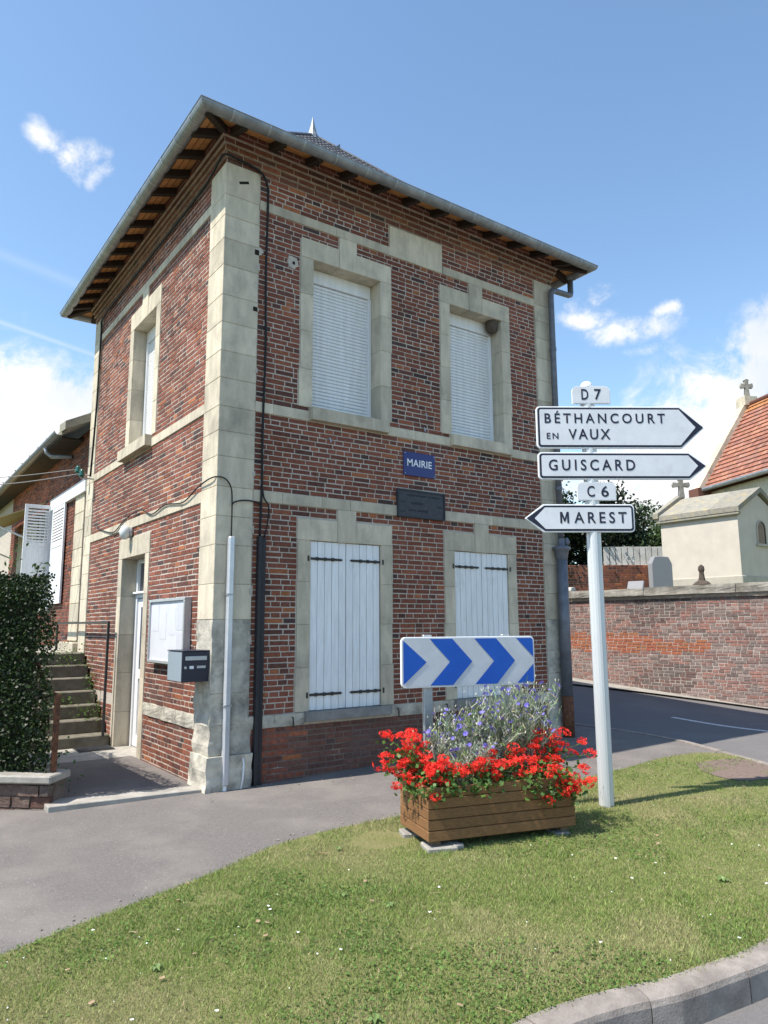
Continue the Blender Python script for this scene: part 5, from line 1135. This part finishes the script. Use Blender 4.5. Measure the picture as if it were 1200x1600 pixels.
grave('gravestone', 'leaning pale grave marker beside the tall granite stone', (12.6, 4.15), .40, .66, .08, 'greystone', 'sq', math.radians(-75), -.5)
grave('gravestone', 'dark low tomb behind the sign mast', (12.4, 5.25), 1.1, .36, .5, 'darkstone', 'sq', math.radians(-10))
grave('gravestone', 'small white stone left of the sign mast', (11.65, 5.55), .31, .52, .12, 'palestone', 'sq', r35); grave('gravestone', 'narrow pale grave pillar near the house corner', (11.75, 6.3), .23, .75, .14, 'palestone', 'arc', r35); grave('gravestone', 'rough pale stone between tombs', (11.75, 5.35), .25, .46, .14, 'palestone', 'ch', .2)
so = thing('stone_stump', 'dark broken cross stump on a rubble base on the wall coping', 'monument', (11.9, 1.45, WT+.2))
sp_ = Vector((10.2, .75, 0)); 
sp_ = WA+wd*((Vector((10.5, 1.17, 0))-WA).dot(wd))-wn_*.25; so.location = (sp_.x, sp_.y, WT+.2); WM[so.name] = Matrix.Translation(so.location)
MB().lathe([(.17, 0), (.18, .04), (.13, .09), (.07, .12), (.055, .2), (.045, .28), (.065, .34), (.055, .40), (.01, .44)], (sp_.x, sp_.y, WT+.225), 9).build('stump', 'bark', so, rough=0)
# fence panels and low brick wall at the back of the cemetery
fp = thing('concrete_fence', 'pale vertical panel fence at the back of the cemetery', 'fence', (17, 6.6, CG))
fa, fb = Vector((15.5, 7.2, 0)), Vector((18.6, 5.0, 0)); fd = (fb-fa).normalized(); fL = (fb-fa).length; m5 = Matrix.Translation(fa) @ Matrix.Rotation(math.atan2(fd.y, fd.x), 4, 'Z')
x = 0
while x < fL: MB().box(x+.01, x+.17, -.02, .02, 3.36, 3.93+U(-.01, .01), m5).build('board', 'panel', fp); x += .185
MB().box(0, fL, .021, .05, 3.4, 3.48, m5).build('rail', 'panel', fp); MB().box(0, fL, .021, .05, 3.75, 3.83, m5).build('rail', 'panel', fp)
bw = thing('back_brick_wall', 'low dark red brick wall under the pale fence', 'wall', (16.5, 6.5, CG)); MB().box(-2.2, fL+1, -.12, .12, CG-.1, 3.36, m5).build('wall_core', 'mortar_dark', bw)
rb = []; lay('b', -2.2, fL+1, CG, 3.36, [], rb, .0, .07)
def bframe(a0, a1, z0, z1, e_): return m5 @ Vector(((a0+a1)/2, -.128, (z0+z1)/2)), math.atan2(fd.y, fd.x)
place_bricks(rb, set(), bw, 'brickwork', bframe)
def tree(name, lab, c, trunk_h, rx, rz, n, col, seed):
    r = np.random.default_rng(seed); t_ = thing(name, lab, 'tree', (c[0], c[1], CG)); base = Vector((c[0], c[1], CG-.1)); top = Vector((c[0], c[1], c[2]))
    tr = MB().tube([base, base.lerp(top, .5)+Vector((.06, .04, 0)), top], [.16, .11, .04], 8).build('trunk', 'bark', t_); lim = MB(); P_ = []
    for k in range(26):
        d = r.normal(size=3); d[2] = d[2]*.8+.15; d /= np.linalg.norm(d); rr = r.uniform(.45, 1.0); e_ = np.array(top)+d*np.array((rx, rx, rz))*rr; s_ = base.lerp(top, r.uniform(.45, .95)); lim.tube([s_, s_.lerp(Vector(e_), .5)+Vector((0, 0, .1)), Vector(e_)], [.045, .025, .008], 5, False)
        m_ = n//26; q = e_+r.normal(0, .30, (m_, 3))*np.array((1, 1, .8))*min(1.0, rx/1.6); P_.append(q)
    lim.build('limbs', 'bark', t_); P_ = np.vstack(P_); cc = np.array(col)*(.55+.8*r.random((len(P_), 1))); v, f, cl_ = cards(P_, r.uniform(.07, .14, len(P_)), cc, np.array((-.3, -.2, .6))); quick('crown', v, f, 'leaf', cl_, t_, 'stuff')
tree('dark_tree', 'dense dark evergreen tree in the cemetery behind the direction signs', (16.2, 8.6, 4.35), 1, 1.85, 1.6, 20000, (.015, .030, .010), 5)
tree('dark_tree', 'lower dark evergreen filling in beside the house corner', (14.6, 9.2, 3.7), 1, 1.5, 1.6, 12000, (.015, .030, .010), 8)
tree('light_tree', 'lighter green tree rising behind the pale fence', (19.6, 7.3, 4.2), 1, 1.1, .9, 6000, (.06, .10, .03), 6)
tree('light_tree', 'small distant green tree beside the church gable', (26.3, 13.5, 6.0), 1, 1.3, 1.2, 3000, (.05, .085, .03), 9)

# ------------------------------------------------------------------ grass
lx = np.array([p[0] for p in lawn_poly]); ly = np.array([p[1] for p in lawn_poly])
def sample(n):
    x = rng.uniform(-5, 5.6, n); y = rng.uniform(-5.2, -1.7, n)
    d2 = (x-CAM.x)**2+(y-CAM.y)**2; q = (x-CAM.x)*rt.x+(y-CAM.y)*rt.y; fw = (x-CAM.x)*fh.x+(y-CAM.y)*fh.y
    k = inpoly(x, y, lawn_poly) & (np.abs(q) < .75*fw+1.2) & (rng.random(n) < np.clip(22/d2, .25, 1)); return x[k], y[k]
def fieldn(x, y, s, ph): return np.sin(x*s+ph)+np.sin(y*s*1.3+ph*2+x*.7)+np.sin((x+y)*s*.6+ph*3)+.6*np.sin(x*s*2.7-y*s*2.1+ph)
x, y = sample(900000); x = x+rng.normal(0, .018, len(x)); y = y+rng.normal(0, .018, len(y))
bare = np.zeros(len(x), bool)
pl_c = np.array((PM @ Vector((.0, .5, 0)))[:2])
bare |= ((x-5.0)**2/.30**2+(y+2.6)**2/.40**2 < 1) | ((x-4.5)**2/.28**2+(y+2.85)**2/.25**2 < 1)
bare |= ((x-.40)**2+(y+2.33)**2 < .22**2) & (rng.random(len(x)) < .9)
lc_ = np.array([(PM.inverted() @ Vector((a, b, 0)))[:2] for a, b in zip(x[:0], y[:0])]) if False else None
cs_, sn_ = math.cos(-pa), math.sin(-pa); ux_ = (x-PA.x)*cs_-(y-PA.y)*sn_; uy_ = (x-PA.x)*sn_+(y-PA.y)*cs_
bare |= (ux_ > .05) & (ux_ < PL-.05) & (uy_ > .05) & (uy_ < PD) & (rng.random(len(x)) < .85)
dry = fieldn(x, y, 2.3, 1.0)+.6*fieldn(x, y, 7, 2.2)+rng.normal(0, .6, len(x))
bare |= (fieldn(x, y, 5.1, .4)+.5*fieldn(x, y, 13, 1.7) > 2.7) & (rng.random(len(x)) < .6)
k = ~bare; x, y, dry = x[k], y[k], dry[k]; n = len(x)
near = np.minimum.reduce([np.hypot(x-a, y-b) for a, b in edge_pav[::3]])
hgt = rng.uniform(.007, .024, n)*(1+.35*np.clip(fieldn(x, y, 3.3, 5)/3, -1, 1)); hgt *= np.where(rng.random(n) < .03, 1.6, 1)*(1+.9*np.clip(fieldn(x, y, 9.7, 2.9)-1.9, 0, 1))
a = rng.uniform(0, 2*PI, n); wd_ = rng.uniform(.0016, .0030, n); ln = hgt*rng.uniform(.2, 1.0, n); b = rng.uniform(0, 2*PI, n)
z = .015*np.clip(x, -10, 12)+.004
p0 = np.column_stack([x-np.cos(a)*wd_, y-np.sin(a)*wd_, z]); p1 = np.column_stack([x+np.cos(a)*wd_, y+np.sin(a)*wd_, z]); p2 = np.column_stack([x+np.cos(b)*ln, y+np.sin(b)*ln, z+hgt])
gc = np.array((.215, .30, .075)); dc = np.array((.44, .38, .22)); yc = np.array((.32, .38, .125))
w = np.clip((dry-.2)/2.8, 0, .8)[:, None]; col = gc*(1-w)+dc*w; pick = rng.random((n, 1)); col = np.where(pick < .25, yc, col); col = np.where(pick > .90, dc, col)*(.55+.85*rng.random((n, 1)))
V = np.stack([p0, p1, p2], 1).reshape(-1, 3); Fc = np.arange(3*n).reshape(-1, 3)
go = quick('grass', V, Fc, 'grass', np.repeat(col, 3, 0)); go['kind'] = 'stuff'; go['label'] = 'short mown grass of the verge with dry patches'; go['category'] = 'grass'
# clover and broad leaves in the turf
x, y = sample(130000); n = len(x); kk = fieldn(x, y, 2.9, 3.3)+.5*fieldn(x, y, 9, .3)+rng.normal(0, .5, n) > .9; x, y = x[kk], y[kk]; n = len(x)
pos = np.column_stack([x, y, .015*x+rng.uniform(.010, .026, n)]); v, f, c = cards(pos, rng.uniform(.008, .018, n), np.array((.12, .20, .05))*(.6+.8*rng.random((n, 1))), np.array((0, 0, 2.2)), 1.3)
co_ = quick('clover', v, f, 'grass', c); co_['kind'] = 'stuff'; co_['label'] = 'small clover leaves scattered through the grass'; co_['category'] = 'clover'
def rosette(cx, cy, r, lab):
    t_ = thing('lawn_weed', lab, 'weed', (cx, cy, g(cx, cy)), 'broad leaved weeds in the grass'); mb = MB()
    for k in range(9):
        a_ = 2*PI*k/9+U(-.3, .3); L_ = r*U(.6, 1.1); d_ = Vector((math.cos(a_), math.sin(a_), 0)); s_ = Vector((-d_.y, d_.x, 0))*r*.20; o_ = Vector((cx, cy, g(cx, cy)+.012)); kx = U(.75, 1.2)
        mb.add([o_, o_+d_*L_*.5+s_+Vector((0, 0, .02)), o_+d_*L_+Vector((0, 0, .008)), o_+d_*L_*.5-s_+Vector((0, 0, .018))], [(0, 1, 2, 3)], (.17*kx, .25*kx, .075*kx))
    mb.build('leaves', 'leaf', t_)
for cx, cy, r, lab in ((-1.62, -3.35, .045, 'leafy weed rosette low on the left of the lawn'), (-.30, -3.42, .05, 'leafy weed rosette in the middle of the lawn'), (.02, -2.35, .035, 'small pale weed between the planter and the pavement'), (1.55, -4.35, .055, 'spreading weed rosette near the kerb on the right'), (-.42, -3.12, .04, 'broad pale weed leaf mid lawn'), (-1.05, -4.35, .05, 'weed rosette at the bottom of the lawn')): rosette(cx, cy, r, lab)
x, y = sample(420); kk = rng.random(len(x)) < .6; x, y = x[kk], y[kk]; mb = MB()
for cx, cy in zip(x, y):
    zz = g(cx, cy)+U(.025, .04); r = random.choice([.003, .004, .005, .009]); nrm = [(cx+r*math.cos(2*PI*k/7), cy+r*math.sin(2*PI*k/7), zz+U(-.002, .003)) for k in range(7)]; mb.add([(cx, cy, zz+.003)]+nrm, [(0, 1+k, 1+(k+1) % 7) for k in range(7)])
do = mb.build('daisies', 'daisy'); do['kind'] = 'stuff'; do['label'] = 'tiny white daisies and clover heads dotted over the grass'; do['category'] = 'daisies'
mb = MB()
for _ in range(90):       # straw and dead leaf bits
    cx, cy = U(-2.2, 4), U(-4.7, -2.1)
    if not inpoly(np.array([cx]), np.array([cy]), lawn_poly)[0]: continue
    a_ = U(0, 6.3); L_ = U(.02, .09); w_ = U(.001, .003) if random.random() < .7 else .010; zz = g(cx, cy)+U(.018, .03); d_ = Vector((math.cos(a_), math.sin(a_), 0)); n2 = Vector((-d_.y, d_.x, 0))*w_; p_ = Vector((cx, cy, zz)); L_ = L_ if w_ < .005 else .025
    mb.add([p_-n2, p_+n2, p_+n2+d_*L_+Vector((0, 0, .006)), p_-n2+d_*L_+Vector((0, 0, .004))], [(0, 1, 2, 3)])
M['straw'] = mat('dry_straw', (.36, .27, .17), (.25, .16, .10), 30, rough=.9); so_ = mb.build('straw', 'straw'); so_['kind'] = 'stuff'; so_['label'] = 'dry straw and dead leaf bits on the grass'; so_['category'] = 'straw'
# grit along the pavement edge and wall foot
mb = MB()
for _ in range(300):
    if random.random() < .6:
        p = random.choice(edge_pav); cx, cy = p[0]+U(-.3, .3), p[1]+U(-.02, .14)
    else: cx, cy = U(-.3, 5), U(-.5, -.03)
    s_ = U(.002, .008); m_ = Matrix.Translation((cx, cy, g(cx, cy)+s_*.3)) @ Matrix.Rotation(U(0, 3), 4, 'Z') @ Matrix.Rotation(U(-.5, .5), 4, 'X'); mb.box(-s_, s_*U(.5, 1.4), -s_, s_*.7, -s_*.5, s_*.6, m_)
gro = mb.build('grit', 'kerb'); gro['kind'] = 'stuff'; gro['label'] = 'loose grit along the pavement edge and wall foot'; gro['category'] = 'grit'
